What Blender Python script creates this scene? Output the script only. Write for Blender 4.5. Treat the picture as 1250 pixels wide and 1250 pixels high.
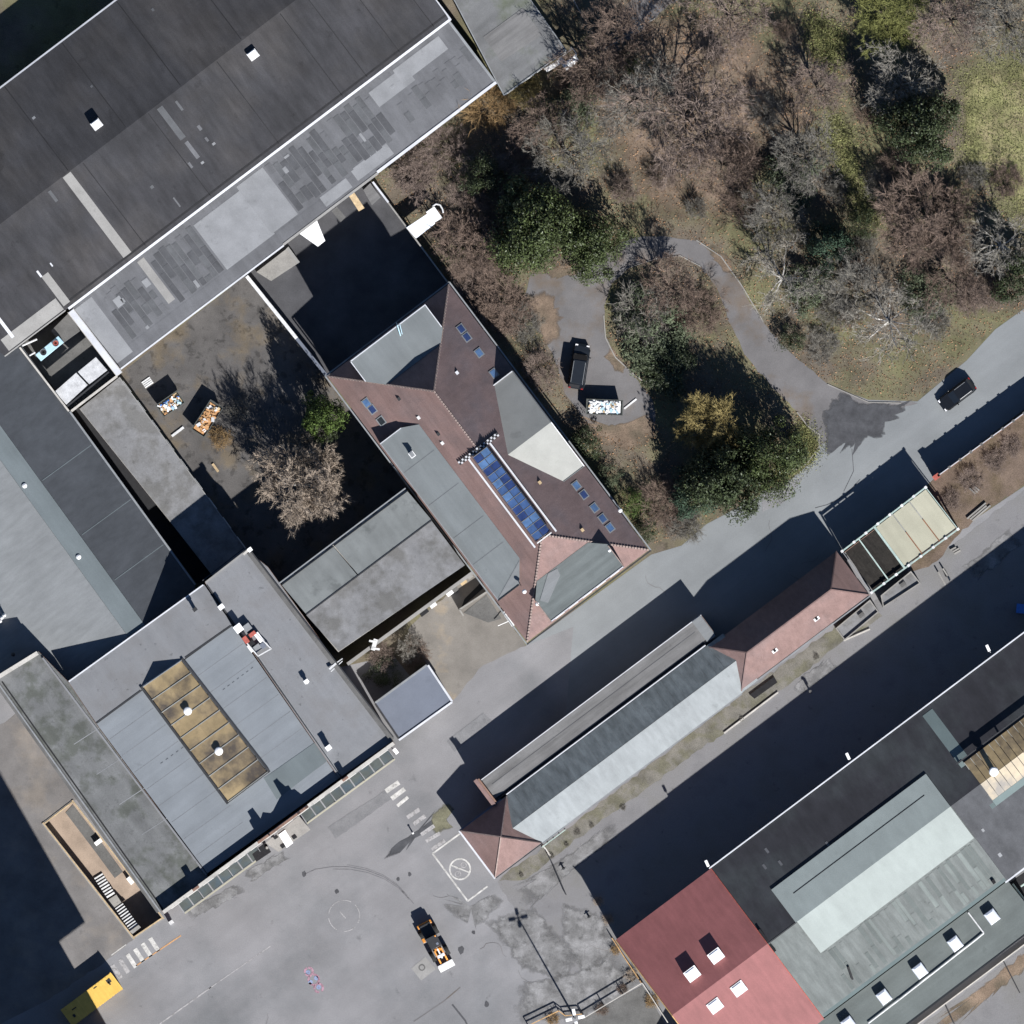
import bpy, bmesh, math, random
import numpy as np
from mathutils import Vector, Matrix
from mathutils.geometry import tessellate_polygon

# ------------------------------------------------------------------ clear
for o in list(bpy.data.objects): bpy.data.objects.remove(o, do_unlink=True)
scene = bpy.context.scene
COL = scene.collection
random.seed(7); np.random.seed(7)
S = 0.1                                     # metres per map unit
R = math.radians

# ------------------------------------------------------------------ camera, sky, sun, exposure
cam_d = bpy.data.cameras.new("camera"); cam = bpy.data.objects.new("camera", cam_d); COL.objects.link(cam)
cam_d.type = 'ORTHO'; cam_d.ortho_scale = 125.0
cam.location = (0, 0, 160); cam.rotation_euler = (0, 0, 0)
cam_d.clip_start = 1; cam_d.clip_end = 1000
scene.camera = cam

SUN_EL = 40.0
SX, SY = 0.494, -0.870                      # horizontal direction towards the sun (x east, y north)
world = bpy.data.worlds.new("World"); scene.world = world; world.use_nodes = True
nt = world.node_tree; nt.nodes.clear()
out = nt.nodes.new('ShaderNodeOutputWorld'); bg = nt.nodes.new('ShaderNodeBackground'); sky = nt.nodes.new('ShaderNodeTexSky')
sky.sky_type = 'NISHITA'; sky.sun_disc = False
sky.sun_elevation = R(SUN_EL); sky.sun_rotation = math.atan2(SX, SY)
sky.dust_density = .1; sky.ozone_density = 6.0; sky.air_density = .95
bg.inputs['Strength'].default_value = 0.05
nt.links.new(sky.outputs[0], bg.inputs[0]); nt.links.new(bg.outputs[0], out.inputs[0])
sun_d = bpy.data.lights.new("sun", 'SUN'); sun_d.energy = 5.0; sun_d.angle = R(0.55); sun_d.color = (1.0, 0.98, 0.95)
sun = bpy.data.objects.new("sun", sun_d); COL.objects.link(sun)
ce = math.cos(R(SUN_EL)); sdir = Vector((SX*ce, SY*ce, math.sin(R(SUN_EL))))
sun.rotation_euler = sdir.to_track_quat('Z', 'Y').to_euler(); sun.location = (0, -50, 120)
scene.view_settings.view_transform = 'Standard'; scene.view_settings.look = 'None'
scene.view_settings.gamma = 1; scene.view_settings.use_curve_mapping = False
scene.view_settings.exposure = 0.75
scene.render.engine = 'CYCLES'

# ------------------------------------------------------------------ helpers
def W(px, py, z=0.0): return ((px-625)*S, (625-py)*S, z)
UA = R(36.87)                               # street axis of the site
def Q(p, u, v): return (p[0]+.8*u+.6*v, p[1]-.6*u+.8*v)   # u along the street (NE), v across (SE)

def tag(o, label=None, cat=None, group=None, kind=None):
    if label: o['label'] = label
    if cat: o['category'] = cat
    if group: o['group'] = group
    if kind: o['kind'] = kind
    return o
def thing(name, label, cat, px, py, z=0, group=None, rz=0):
    o = bpy.data.objects.new(name, None); COL.objects.link(o)
    o.location = W(px, py, z); o.rotation_euler = (0, 0, rz); o.empty_display_size = .3
    return tag(o, label, cat, group)
def link(name, me, parent=None, loc=(0,0,0), rz=0, rot=None):
    o = bpy.data.objects.new(name, me); COL.objects.link(o)
    if parent is not None: o.parent = parent
    o.location = loc; o.rotation_euler = rot if rot else (0, 0, rz)
    return o
def copy_tree(o, parent=None):
    c = o.copy(); COL.objects.link(c); c.parent = parent
    for ch in list(o.children): copy_tree(ch, c)
    return c

class MB:
    """collects faces (metres), built as ONE mesh object"""
    def __init__(s): s.v = []; s.f = []; s.m = []
    def face(s, pts, m=0):
        n = len(s.v); s.v += [tuple(p) for p in pts]; s.f.append(tuple(range(n, n+len(pts)))); s.m.append(m)
    def solid(s, top, t, m=0, bottom=None):
        """closed slab: top polygon (3d points, counter-clockwise seen from above), sunk straight down by t (or to z=bottom)"""
        a = sum(top[i][0]*top[(i+1) % len(top)][1]-top[(i+1) % len(top)][0]*top[i][1] for i in range(len(top)))
        if a < 0: top = list(reversed(top))
        n = len(s.v); k = len(top)
        s.v += [tuple(p) for p in top]
        s.v += [(p[0], p[1], (p[2]-t) if bottom is None else bottom) for p in top]
        s.f.append(tuple(range(n, n+k))); s.m.append(m)
        s.f.append(tuple(range(n+2*k-1, n+k-1, -1))); s.m.append(m)
        for i in range(k):
            j = (i+1) % k
            s.f.append((n+i, n+k+i, n+k+j, n+j)); s.m.append(m)
    def prism(s, poly, z0, z1, m=0): s.solid([W(p[0], p[1], z1) for p in poly], 0, m, bottom=z0)
    def box(s, c, sx, sy, sz, rz=0, m=0, rot=None):
        """c = centre (metres)"""
        M = Matrix.Rotation(rz, 3, 'Z') if rot is None else rot
        P = [Vector(c)+M @ Vector((x*sx/2, y*sy/2, z*sz/2)) for z in (-1, 1) for (x, y) in ((-1,-1),(1,-1),(1,1),(-1,1))]
        n = len(s.v); s.v += [tuple(p) for p in P]
        for f in ((3,2,1,0),(4,5,6,7),(0,1,5,4),(1,2,6,5),(2,3,7,6),(3,0,4,7)):
            s.f.append(tuple(n+i for i in f)); s.m.append(m)
    def bar(s, a, b, w, h=None, m=0):
        a = Vector(a); b = Vector(b); d = b-a; L = d.length
        if L < 1e-6: return
        x = d/L; up = Vector((0,0,1)) if abs(x.z) < .95 else Vector((1,0,0))
        y = up.cross(x).normalized(); z = x.cross(y)
        s.box((a+b)/2, L, w, h or w, m=m, rot=Matrix((x, y, z)).transposed())
    def tube(s, a, b, r0, r1=None, n=6, m=0, caps=True):
        a = Vector(a); b = Vector(b); r1 = r0 if r1 is None else r1
        d = b-a
        if d.length < 1e-6: return
        x = d.normalized(); up = Vector((0,0,1)) if abs(x.z) < .95 else Vector((1,0,0))
        y = up.cross(x).normalized(); z = x.cross(y); k = len(s.v)
        for (c, r) in ((a, r0), (b, r1)):
            for i in range(n):
                t = 2*math.pi*i/n; s.v.append(tuple(c+(y*math.cos(t)+z*math.sin(t))*r))
        for i in range(n):
            j = (i+1) % n; s.f.append((k+i, k+j, k+n+j, k+n+i)); s.m.append(m)
        if caps:
            s.f.append(tuple(range(k+n-1, k-1, -1))); s.m.append(m); s.f.append(tuple(range(k+n, k+2*n))); s.m.append(m)
    def lathe(s, c, prof, n=12, m=0):
        """prof: (r, z) from bottom to top"""
        k = len(s.v)
        for (r, z) in prof:
            for i in range(n):
                t = 2*math.pi*i/n; s.v.append((c[0]+r*math.cos(t), c[1]+r*math.sin(t), c[2]+z))
        for q in range(len(prof)-1):
            for i in range(n):
                j = (i+1) % n
                s.f.append((k+q*n+i, k+q*n+j, k+(q+1)*n+j, k+(q+1)*n+i)); s.m.append(m)
        s.f.append(tuple(range(k+n-1, k-1, -1))); s.m.append(m)
        s.f.append(tuple(range(k+(len(prof)-1)*n, k+len(prof)*n))); s.m.append(m)
    def mesh(s, name, mats, org=(0,0,0), smooth=False):
        me = bpy.data.meshes.new(name)
        me.from_pydata([(p[0]-org[0], p[1]-org[1], p[2]-org[2]) for p in s.v], [], s.f)
        for q in (mats if isinstance(mats, (list, tuple)) else [mats]): me.materials.append(q)
        me.polygons.foreach_set('material_index', s.m)
        if smooth: me.polygons.foreach_set('use_smooth', [True]*len(s.f))
        me.update(); return me
    def build(s, name, mats, parent=None, org=None, smooth=False, bevel=0):
        """world-metre geometry; parent's own location is taken off so that parts sit right"""
        if org is None:
            org = (0,0,0)
            p = parent
            while p is not None: org = tuple(org[i]+p.location[i] for i in range(3)); p = p.parent
        o = link(name, s.mesh(name, mats, org, smooth), parent)
        if bevel:
            b = o.modifiers.new('bevel', 'BEVEL'); b.width = bevel; b.segments = 2; b.limit_method = 'ANGLE'
        return o

def sheet(name, loops, z, m, parent=None, org=(0,0,0)):
    """flat polygon sheet with holes"""
    vs = [[Vector(W(p[0], p[1], z)) for p in lp] for lp in loops]
    tri = tessellate_polygon(vs); flat = [p for l in vs for p in l]
    me = bpy.data.meshes.new(name); fs = []
    for t in tri:
        a, b, c = (flat[i] for i in t)
        nz = (b-a).cross(c-a).z
        fs.append(tuple(t) if nz > 0 else tuple(reversed(t)))
    me.from_pydata([(p.x-org[0], p.y-org[1], p.z-org[2]) for p in flat], [], fs); me.materials.append(m); me.update()
    return link(name, me, parent)

def rough(poly, amp=2.0, step=7, seed=1):
    r = random.Random(seed); res = []
    for i in range(len(poly)):
        a, c = poly[i], poly[(i+1) % len(poly)]; L = math.hypot(c[0]-a[0], c[1]-a[1]); n = max(1, int(L/step))
        if L > 400: n = 1
        for k in range(n):
            f = k/n; j = amp if n > 1 else 0
            res.append((a[0]+(c[0]-a[0])*f+r.gauss(0,j*.5), a[1]+(c[1]-a[1])*f+r.gauss(0,j*.5)))
    return res
def soft_sheet(name, poly, z, m, parent=None):
    """thin film that thins out towards its rim (float attribute 'soft': 0 at the rim, 1 inside)"""
    cx = sum(p[0] for p in poly)/len(poly); cy = sum(p[1] for p in poly)/len(poly); n = len(poly)
    poly = sorted(poly, key=lambda p: math.atan2(p[1]-cy, p[0]-cx))
    v = []; w = []
    for (k, q) in ((1.0, 0.0), (.8, .55), (.5, 1.0)):
        for p in poly: v.append(W(cx+(p[0]-cx)*k, cy+(p[1]-cy)*k, z)); w.append(q)
    v.append(W(cx, cy, z)); w.append(1.0); f = []
    for r_ in range(2):
        for i in range(n): j = (i+1) % n; f.append((r_*n+i, r_*n+j, (r_+1)*n+j, (r_+1)*n+i))
    for i in range(n): f.append((2*n+i, 2*n+(i+1) % n, 3*n))
    a = sum(poly[i][0]*poly[(i+1) % n][1]-poly[(i+1) % n][0]*poly[i][1] for i in range(n))
    if a > 0: f = [tuple(reversed(q)) for q in f]
    me = bpy.data.meshes.new(name); me.from_pydata(v, [], f); me.materials.append(m)
    at = me.attributes.new('soft', 'FLOAT', 'POINT'); at.data.foreach_set('value', w); me.update()
    return link(name, me, parent)
def film(m, sc=.7, lo=.25, hi=.75):
    """lets a material break up into the ground below along its rim"""
    N = m.node_tree.nodes; L = m.node_tree.links; b = N['Principled BSDF']
    at = N.new('ShaderNodeAttribute'); at.attribute_name = 'soft'; tc = N.new('ShaderNodeTexCoord')
    n = N.new('ShaderNodeTexNoise'); n.inputs['Scale'].default_value = sc; n.inputs['Detail'].default_value = 7; n.inputs['Roughness'].default_value = .68; L.new(tc.outputs['Object'], n.inputs['Vector'])
    ad = N.new('ShaderNodeMath'); ad.operation = 'MULTIPLY_ADD'; L.new(n.outputs['Fac'], ad.inputs[0]); ad.inputs[1].default_value = 1.5; ad.inputs[2].default_value = -.75
    s2 = N.new('ShaderNodeMath'); s2.operation = 'ADD'; L.new(ad.outputs[0], s2.inputs[0]); L.new(at.outputs['Fac'], s2.inputs[1])
    r = N.new('ShaderNodeMapRange'); L.new(s2.outputs[0], r.inputs[0]); r.inputs[1].default_value = lo; r.inputs[2].default_value = hi
    L.new(r.outputs[0], b.inputs['Alpha']); return m
def offset(poly, d):
    """inset (d>0) of a convex-ish polygon in map units"""
    n = len(poly)
    a = sum(poly[i][0]*poly[(i+1) % n][1]-poly[(i+1) % n][0]*poly[i][1] for i in range(n))
    sg = 1 if a > 0 else -1; res = []
    for i in range(n):
        p0, p1, p2 = poly[i-1], poly[i], poly[(i+1) % n]
        def nrm(a, b):
            dx, dy = b[0]-a[0], b[1]-a[1]; L = math.hypot(dx, dy); return (-dy/L*sg, dx/L*sg)
        n1, n2 = nrm(p0, p1), nrm(p1, p2)
        k = 1+n1[0]*n2[0]+n1[1]*n2[1]
        res.append((p1[0]+(n1[0]+n2[0])*d/k, p1[1]+(n1[1]+n2[1])*d/k))
    return res
def inpoly(x, y, poly):
    c = False; j = len(poly)-1
    for i in range(len(poly)):
        if (poly[i][1] > y) != (poly[j][1] > y) and x < (poly[j][0]-poly[i][0])*(y-poly[i][1])/(poly[j][1]-poly[i][1])+poly[i][0]: c = not c
        j = i
    return c

# ------------------------------------------------------------------ materials
def mat(name, col, var=.22, vs=.35, grain=.10, streak=None, stain=None, rough=.9, spec=.25, metal=0, bump=.15, col2=None, c2=(.45,.62,.25), island=0):
    """weathered surface: base colour with broad variation, optional second colour in patches,
    streaks along 'u' or 'v' of the site axis, dark stains with their own outline, fine grain"""
    m = bpy.data.materials.new(name); m.use_nodes = True
    N = m.node_tree.nodes; L = m.node_tree.links; b = N['Principled BSDF']
    b.inputs['Roughness'].default_value = rough; b.inputs['Metallic'].default_value = metal
    b.inputs['Specular IOR Level'].default_value = spec
    tc = N.new('ShaderNodeTexCoord')
    def noise(scale, detail=4, mapping=None, rgh=.6):
        n = N.new('ShaderNodeTexNoise'); n.inputs['Scale'].default_value = scale; n.inputs['Detail'].default_value = detail
        n.inputs['Roughness'].default_value = rgh
        L.new(mapping.outputs[0] if mapping else tc.outputs['Object'], n.inputs['Vector']); return n.outputs['Fac']
    def rng(x, a, b_, lo, hi):
        r = N.new('ShaderNodeMapRange'); L.new(x, r.inputs[0])
        for i, q in enumerate((a, b_, lo, hi)): r.inputs[i+1].default_value = q
        return r.outputs[0]
    def mul(x, y):
        r = N.new('ShaderNodeMath'); r.operation = 'MULTIPLY'; L.new(x, r.inputs[0])
        L.new(y, r.inputs[1]); return r.outputs[0]
    base = N.new('ShaderNodeRGB'); base.outputs[0].default_value = (*col, 1); c = base.outputs[0]
    def mix(fac, a, bcol, mode='MIX'):
        x = N.new('ShaderNodeMix'); x.data_type = 'RGBA'; x.blend_type = mode
        L.new(fac, x.inputs[0]); L.new(a, x.inputs[6])
        if isinstance(bcol, tuple): x.inputs[7].default_value = (*bcol, 1)
        else: L.new(bcol, x.inputs[7])
        return x.outputs[2]
    if col2: c = mix(rng(noise(c2[2], 5), c2[0], c2[1], 0, 1), c, col2)
    f = rng(noise(vs, 5), .3, .7, 1-var, 1+var)
    g = noise(9, 3)
    f = mul(f, rng(g, .3, .7, 1-grain, 1+grain))
    if streak:
        ax, amt, fr = streak
        mp = N.new('ShaderNodeMapping'); mp.vector_type = 'TEXTURE'
        mp.inputs['Rotation'].default_value = (0, 0, UA)
        mp.inputs['Scale'].default_value = (1/fr*12, 1/fr, 1) if ax == 'u' else (1/fr, 1/fr*12, 1)
        L.new(tc.outputs['Object'], mp.inputs[0])
        f = mul(f, rng(noise(1.0, 4, mp), .3, .7, 1-amt, 1+amt))
    if stain:
        amt, sc, lo = stain
        f = mul(f, rng(noise(sc, 6, None, .65), lo, lo+.08, 1, 1-amt))
    if island:
        ge = N.new('ShaderNodeNewGeometry'); f = mul(f, rng(ge.outputs['Random Per Island'], 0, 1, 1-island, 1+island))
    oi = N.new('ShaderNodeObjectInfo'); f = mul(f, rng(oi.outputs['Random'], 0, 1, .94, 1.06))
    hsv = N.new('ShaderNodeHueSaturation'); L.new(c, hsv.inputs['Color']); L.new(f, hsv.inputs['Value'])
    L.new(hsv.outputs[0], b.inputs['Base Color'])
    if bump:
        bp = N.new('ShaderNodeBump'); bp.inputs['Strength'].default_value = bump; bp.inputs['Distance'].default_value = .05
        L.new(g, bp.inputs['Height']); L.new(bp.outputs[0], b.inputs['Normal'])
    return m

M = {}
M['soil'] = mat('soil', (.115,.095,.073), .3, .25, .3, col2=(.118,.112,.06), c2=(.42,.6,.12), stain=(.35,.6,.58), bump=.5)
M['litter'] = mat('leaf_litter_ground', (.135,.1,.077), .3, .4, .35, col2=(.10,.075,.05), c2=(.45,.6,.3), bump=.5)
M['meadow'] = mat('meadow', (.205,.19,.085), .3, .3, .35, col2=(.22,.19,.11), c2=(.42,.62,.35), bump=.5)
M['asphalt'] = mat('asphalt', (.2,.197,.203), .14, .12, .12, col2=(.155,.157,.163), c2=(.46,.66,.09), stain=(.28,.45,.64), streak=('u',.10,.22), bump=.1)
M['asphalt_road'] = mat('asphalt_road', (.195,.206,.213), .12, .15, .08, streak=('u',.08,.35), stain=(.15,.4,.7), bump=.1)
M['asphalt_drive'] = mat('asphalt_drive', (.125,.12,.122), .18, .25, .12, col2=(.115,.095,.08), c2=(.5,.66,.2), bump=.1)
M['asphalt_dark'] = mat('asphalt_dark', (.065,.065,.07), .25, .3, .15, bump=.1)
M['lane'] = mat('lane_concrete', (.18,.177,.182), .2, .2, .14, col2=(.135,.132,.128), c2=(.45,.66,.2), stain=(.3,.7,.62), bump=.15)
M['yard_sand'] = mat('yard_sand', (.168,.155,.14), .2, .3, .12, col2=(.27,.215,.15), c2=(.54,.68,.14), stain=(.25,.3,.6), bump=.2)
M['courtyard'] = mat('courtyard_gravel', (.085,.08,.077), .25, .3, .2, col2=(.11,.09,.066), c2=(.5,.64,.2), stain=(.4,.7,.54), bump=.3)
M['old_paving'] = mat('old_paving', (.14,.132,.128), .25, .25, .12, col2=(.18,.16,.142), c2=(.5,.66,.18), stain=(.3,.5,.62), bump=.15)
M['pit_sand'] = mat('pit_sand', (.27,.21,.165), .25, .4, .12, bump=.2)
M['wet'] = mat('wet_asphalt', (.06,.06,.066), .25, .8, .15, rough=.55, bump=.05)
M['skid'] = mat('tyre_rubber', (.125,.122,.128), .25, 1.5, .2, stain=(.3,2,.55), bump=0)
M['white_paint'] = mat('white_paint', (.44,.43,.41), .3, 1.2, .2, stain=(.35,2.5,.56), bump=.05)
M['worn_paint'] = mat('worn_paint', (.31,.30,.30), .2, 1.2, .2, stain=(.3,2.5,.5), bump=.05)
M['orange_paint'] = mat('orange_paint', (.42,.24,.12), .2, 1, .2, bump=.05)
M['pink_paint'] = mat('pink_paint', (.33,.2,.245), .2, 2, .2, stain=(.35,3,.48), bump=.05)
M['blue_paint'] = mat('blue_paint', (.2,.24,.36), .2, 2, .2, bump=.05)
M['bitumen'] = mat('bitumen', (.036,.036,.04), .28, .12, .14, streak=('v',.22,1.1), stain=(.25,.5,.62), col2=(.042,.04,.041), c2=(.45,.65,.1))
M['bitumen_line'] = mat('bitumen_lap', (.02,.02,.022), .2, 1, .1)
M['felt'] = mat('roof_felt', (.105,.107,.115), .16, .3, .1, streak=('v',.12,1.0), stain=(.22,.5,.62))
M['felt_dark'] = mat('roof_felt_dark', (.068,.07,.076), .2, .5, .12, streak=('v',.12,1.2))
M['felt_mid'] = mat('roof_felt_mid', (.085,.088,.094), .2, .5, .12, streak=('v',.12,1.2))
M['felt_pale'] = mat('roof_felt_pale', (.2,.205,.215), .14, .4, .08, stain=(.18,.5,.6))
M['flashing'] = mat('flashing', (.235,.23,.222), .14, .5, .1, stain=(.2,1,.62))
M['zinc_white'] = mat('zinc_white', (.5,.51,.54), .12, .5, .08, rough=.5)
M['low_roof'] = mat('low_roof', (.138,.14,.143), .2, .25, .1, col2=(.09,.1,.075), c2=(.5,.68,.2), streak=('u',.12,.9), stain=(.25,.4,.62))
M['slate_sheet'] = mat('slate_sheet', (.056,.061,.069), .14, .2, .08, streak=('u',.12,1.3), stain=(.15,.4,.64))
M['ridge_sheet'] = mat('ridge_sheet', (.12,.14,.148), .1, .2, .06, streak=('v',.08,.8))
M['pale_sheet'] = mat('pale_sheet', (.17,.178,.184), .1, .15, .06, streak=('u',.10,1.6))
M['mottled'] = mat('mottled_roof', (.19,.19,.195), .2, .3, .12, col2=(.115,.113,.11), c2=(.42,.6,.32), stain=(.25,1.2,.6), streak=('v',.1,.6))
M['mottled_green'] = mat('mottled_mossy_roof', (.135,.138,.14), .2, .35, .12, col2=(.085,.09,.082), c2=(.46,.6,.4), stain=(.25,1.4,.58), streak=('v',.15,.8))
M['membrane'] = mat('roof_membrane', (.168,.183,.20), .09, .25, .05, streak=('u',.07,.9), stain=(.14,.5,.64))
M['membrane_grey'] = mat('roof_membrane_grey', (.178,.182,.192), .14, .3, .07, col2=(.145,.145,.15), c2=(.46,.64,.3), streak=('v',.08,.7), stain=(.4,1.1,.63))
M['blue_roof'] = mat('blue_grey_roof', (.135,.15,.185), .08, .3, .05, stain=(.1,.4,.6))
M['metal_green'] = mat('grey_green_metal', (.17,.18,.178), .14, .25, .05, streak=('v',.12,.7), rough=.55, stain=(.25,.3,.58))
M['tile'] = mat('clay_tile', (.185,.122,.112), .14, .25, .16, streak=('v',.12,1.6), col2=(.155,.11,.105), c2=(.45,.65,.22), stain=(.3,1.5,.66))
M['ridge_tile'] = mat('ridge_mortar', (.26,.2,.18), .25, 2, .2)
M['ridge_dark'] = mat('ridge_dark', (.045,.035,.035), .25, 2, .2)
M['dormer'] = mat('dormer_roof', (.145,.158,.163), .1, .25, .06, streak=('v',.08,.9), stain=(.15,.5,.62))
M['dormer_green'] = mat('dormer_roof_green', (.118,.132,.132), .14, .3, .08, streak=('u',.16,1.2), stain=(.15,.5,.62))
M['beige_sheet'] = mat('beige_sheet', (.26,.262,.248), .1, .3, .06, stain=(.15,.5,.64))
M['white_sheet'] = mat('white_sheet_roof', (.22,.236,.243), .1, .2, .06, streak=('v',.10,1.5), stain=(.15,.5,.62))
M['ribbed_dark'] = mat('ribbed_fibre_roof', (.165,.185,.19), .14, .3, .08, streak=('v',.28,1.3), stain=(.2,.6,.6))  # darker than the lane-side slope of the same range
M['old_felt'] = mat('old_felt', (.14,.138,.138), .16, .3, .1, streak=('u',.22,1.4), stain=(.2,.6,.6))
M['brick'] = mat('brick_wall', (.21,.13,.1), .2, .5, .2)
M['render'] = mat('rendered_wall', (.34,.32,.29), .15, .4, .1, stain=(.25,.5,.6))
M['wall_pale'] = mat('pale_wall', (.42,.4,.37), .2, .6, .15, stain=(.35,1.2,.58))
M['concrete'] = mat('concrete', (.24,.23,.215), .2, .5, .15, stain=(.3,1,.6))
M['concrete_dark'] = mat('dark_concrete', (.11,.108,.105), .25, .5, .15, stain=(.3,1,.6))
M['metal_grey'] = mat('grey_metal', (.2,.21,.22), .15, 1, .08, rough=.5)
M['metal_dark'] = mat('dark_metal', (.03,.031,.034), .2, 1, .1, rough=.6)
M['mint'] = mat('pale_green_frame', (.32,.4,.37), .2, 1, .15, stain=(.3,2,.6), rough=.6)
M['cream_sheet'] = mat('cream_sheet', (.33,.32,.25), .08, .3, .06, streak=('v',.07,.8), stain=(.12,.6,.62))
M['rust'] = mat('rust', (.19,.075,.04), .3, 2, .25)
M['rust_pale'] = mat('pale_rust', (.42,.26,.12), .3, 1.5, .25)
M['bay_shade'] = mat('bay_shade_dark', (.018,.016,.014), .3, 2, .3, streak=('v',.3,3))  # near-black colour for the shaded interior of the open bays
M['red_sheet'] = mat('red_metal_sheet', (.215,.083,.082), .12, .25, .08, streak=('v',.09,1.8), stain=(.12,.5,.62), rough=.65)
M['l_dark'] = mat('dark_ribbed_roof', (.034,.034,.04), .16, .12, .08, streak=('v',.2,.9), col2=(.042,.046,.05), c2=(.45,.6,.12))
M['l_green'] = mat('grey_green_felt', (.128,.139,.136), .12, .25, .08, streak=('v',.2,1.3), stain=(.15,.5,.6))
M['l_green2'] = mat('grey_green_felt_low', (.105,.118,.115), .12, .25, .08, streak=('u',.1,.9), stain=(.15,.5,.62))
M['l_green3'] = mat('grey_green_felt_pale', (.15,.168,.162), .12, .25, .08, streak=('v',.15,1.3))
M['l_strip'] = mat('grey_green_strip', (.13,.165,.165), .08, .3, .06)
M['l_panel'] = mat('translucent_panel', (.255,.285,.275), .07, .2, .05, streak=('v',.07,.8), rough=.6, stain=(.1,.6,.66))
M['white'] = mat('white_plastic', (.78,.78,.78), .06, 1, .04, rough=.5)
M['white_dirty'] = mat('dirty_white', (.56,.56,.56), .18, 1.5, .15, rough=.6)
M['opal'] = mat('opal_dome', (.66,.69,.76), .08, 1, .04, rough=.35, spec=.5)
M['black'] = mat('black', (.012,.012,.014), .2, 2, .1, rough=.7)
M['car_black'] = mat('black_car_paint', (.008,.009,.011), .1, 2, .02, rough=.22, spec=.6, bump=0)
M['van_dark'] = mat('dark_van_paint', (.012,.015,.02), .1, 2, .02, rough=.3, spec=.5, bump=0)
M['tyre'] = mat('tyre', (.02,.02,.02), .1, 2, .1)
M['car_glass'] = mat('dark_glass', (.01,.012,.016), .1, 2, .02, rough=.08, spec=.6, bump=0)
M['lamp_clear'] = mat('lamp_glass', (.7,.7,.72), .05, 2, .02, rough=.1, spec=.6, bump=0)
M['lamp_red'] = mat('red_lamp', (.3,.02,.02), .05, 2, .02, rough=.2, bump=0)
M['orange'] = mat('orange_paint_machine', (.55,.22,.035), .12, 2, .08, rough=.45, spec=.4, bump=.03)
M['yellow'] = mat('yellow_container', (.62,.40,.09), .1, .8, .06, rough=.55, stain=(.3,1.5,.64), bump=.03)
M['orange_load'] = mat('orange_rubble', (.42,.235,.11), .2, 2, .2)
M['blue_bright'] = mat('blue_plastic', (.05,.17,.5), .15, 2, .08, rough=.5)
M['blue_pale'] = mat('pale_blue_metal', (.36,.52,.6), .12, 1.5, .08, rough=.5)
M['steel_green'] = mat('skip_steel', (.07,.075,.07), .3, 2, .15, rough=.6)
M['wood'] = mat('pale_wood', (.4,.3,.18), .25, 2, .2)
M['red_obj'] = mat('faded_red', (.34,.09,.07), .25, 2, .15)
M['bark'] = mat('bark', (.085,.07,.055), .25, 2, .2, bump=.4)
M['bark_white'] = mat('birch_bark', (.48,.46,.43), .25, 2, .25, bump=.3)
M['twig_tan'] = mat('twig_tan', (.3,.245,.195), .2, 1, .1, island=.4, bump=0)
M['twig_brown'] = mat('twig_brown', (.15,.11,.088), .2, 1, .1, island=.4, bump=0)
M['twig_grey'] = mat('twig_grey', (.15,.14,.122), .2, 1, .1, island=.4, bump=0)
M['twig_pink'] = mat('twig_pink', (.175,.135,.115), .2, 1, .1, island=.4, bump=0)
M['twig_white'] = mat('twig_white', (.21,.195,.17), .2, 1, .1, island=.4, bump=0)
M['twig_yellow'] = mat('twig_catkin', (.27,.215,.09), .2, 1, .1, island=.4, bump=0)
M['twig_olive'] = mat('twig_olive', (.17,.175,.06), .2, 1, .1, island=.35, bump=0)
M['twig_orange'] = mat('twig_orange', (.25,.165,.08), .2, 1, .1, island=.4, bump=0)
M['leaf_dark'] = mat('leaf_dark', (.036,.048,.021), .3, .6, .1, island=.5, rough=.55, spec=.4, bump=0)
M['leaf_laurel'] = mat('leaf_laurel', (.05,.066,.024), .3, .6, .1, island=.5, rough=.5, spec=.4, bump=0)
M['leaf_blue'] = mat('leaf_conifer', (.045,.075,.048), .3, .6, .1, island=.4, rough=.7, bump=0)
M['leaf_bright'] = mat('leaf_ivy', (.07,.105,.028), .3, .6, .1, island=.4, rough=.6, bump=0)
M['leaf_grey'] = mat('leaf_greygreen', (.07,.085,.05), .3, .6, .1, island=.45, rough=.7, bump=0)
M['grass_blade'] = mat('grass_blade', (.175,.18,.075), .3, .6, .1, island=.5, bump=0)
M['dead_leaf'] = mat('dead_leaf', (.24,.145,.085), .3, .6, .1, island=.6, bump=0)
M['dead_leaf2'] = mat('dead_leaf_grey', (.13,.105,.08), .3, .6, .1, island=.6, bump=0)
M['moss'] = mat('mossy_verge', (.15,.142,.125), .3, .6, .25, col2=(.12,.115,.085), c2=(.46,.6,.5), stain=(.3,1.2,.58), bump=.4)
def glass(name, col, rough=.12):
    m = mat(name, col, .3, .8, .06, rough=rough, spec=.6, bump=0); return m
M['glass_blue'] = glass('blue_glass', (.045,.085,.19)); M['glass_blue2'] = glass('pale_blue_glass', (.075,.14,.27)); M['glass_blue3'] = glass('deep_blue_glass', (.025,.045,.13))
M['glass_brown'] = mat('tinted_skylight_glass', (.27,.205,.115), .3, .3, .08, col2=(.075,.062,.05), c2=(.46,.64,.2), rough=.35, spec=.5, bump=0)
M['glass_green'] = mat('canopy_glass', (.05,.06,.056), .3, .8, .08, rough=.25, spec=.4, col2=(.03,.045,.055), c2=(.45,.6,.4), bump=0)
M['window_glass'] = glass('window_glass', (.02,.025,.03), .08)
M['window_frame'] = mat('window_frame', (.6,.6,.58), .08, 1, .05)

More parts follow.
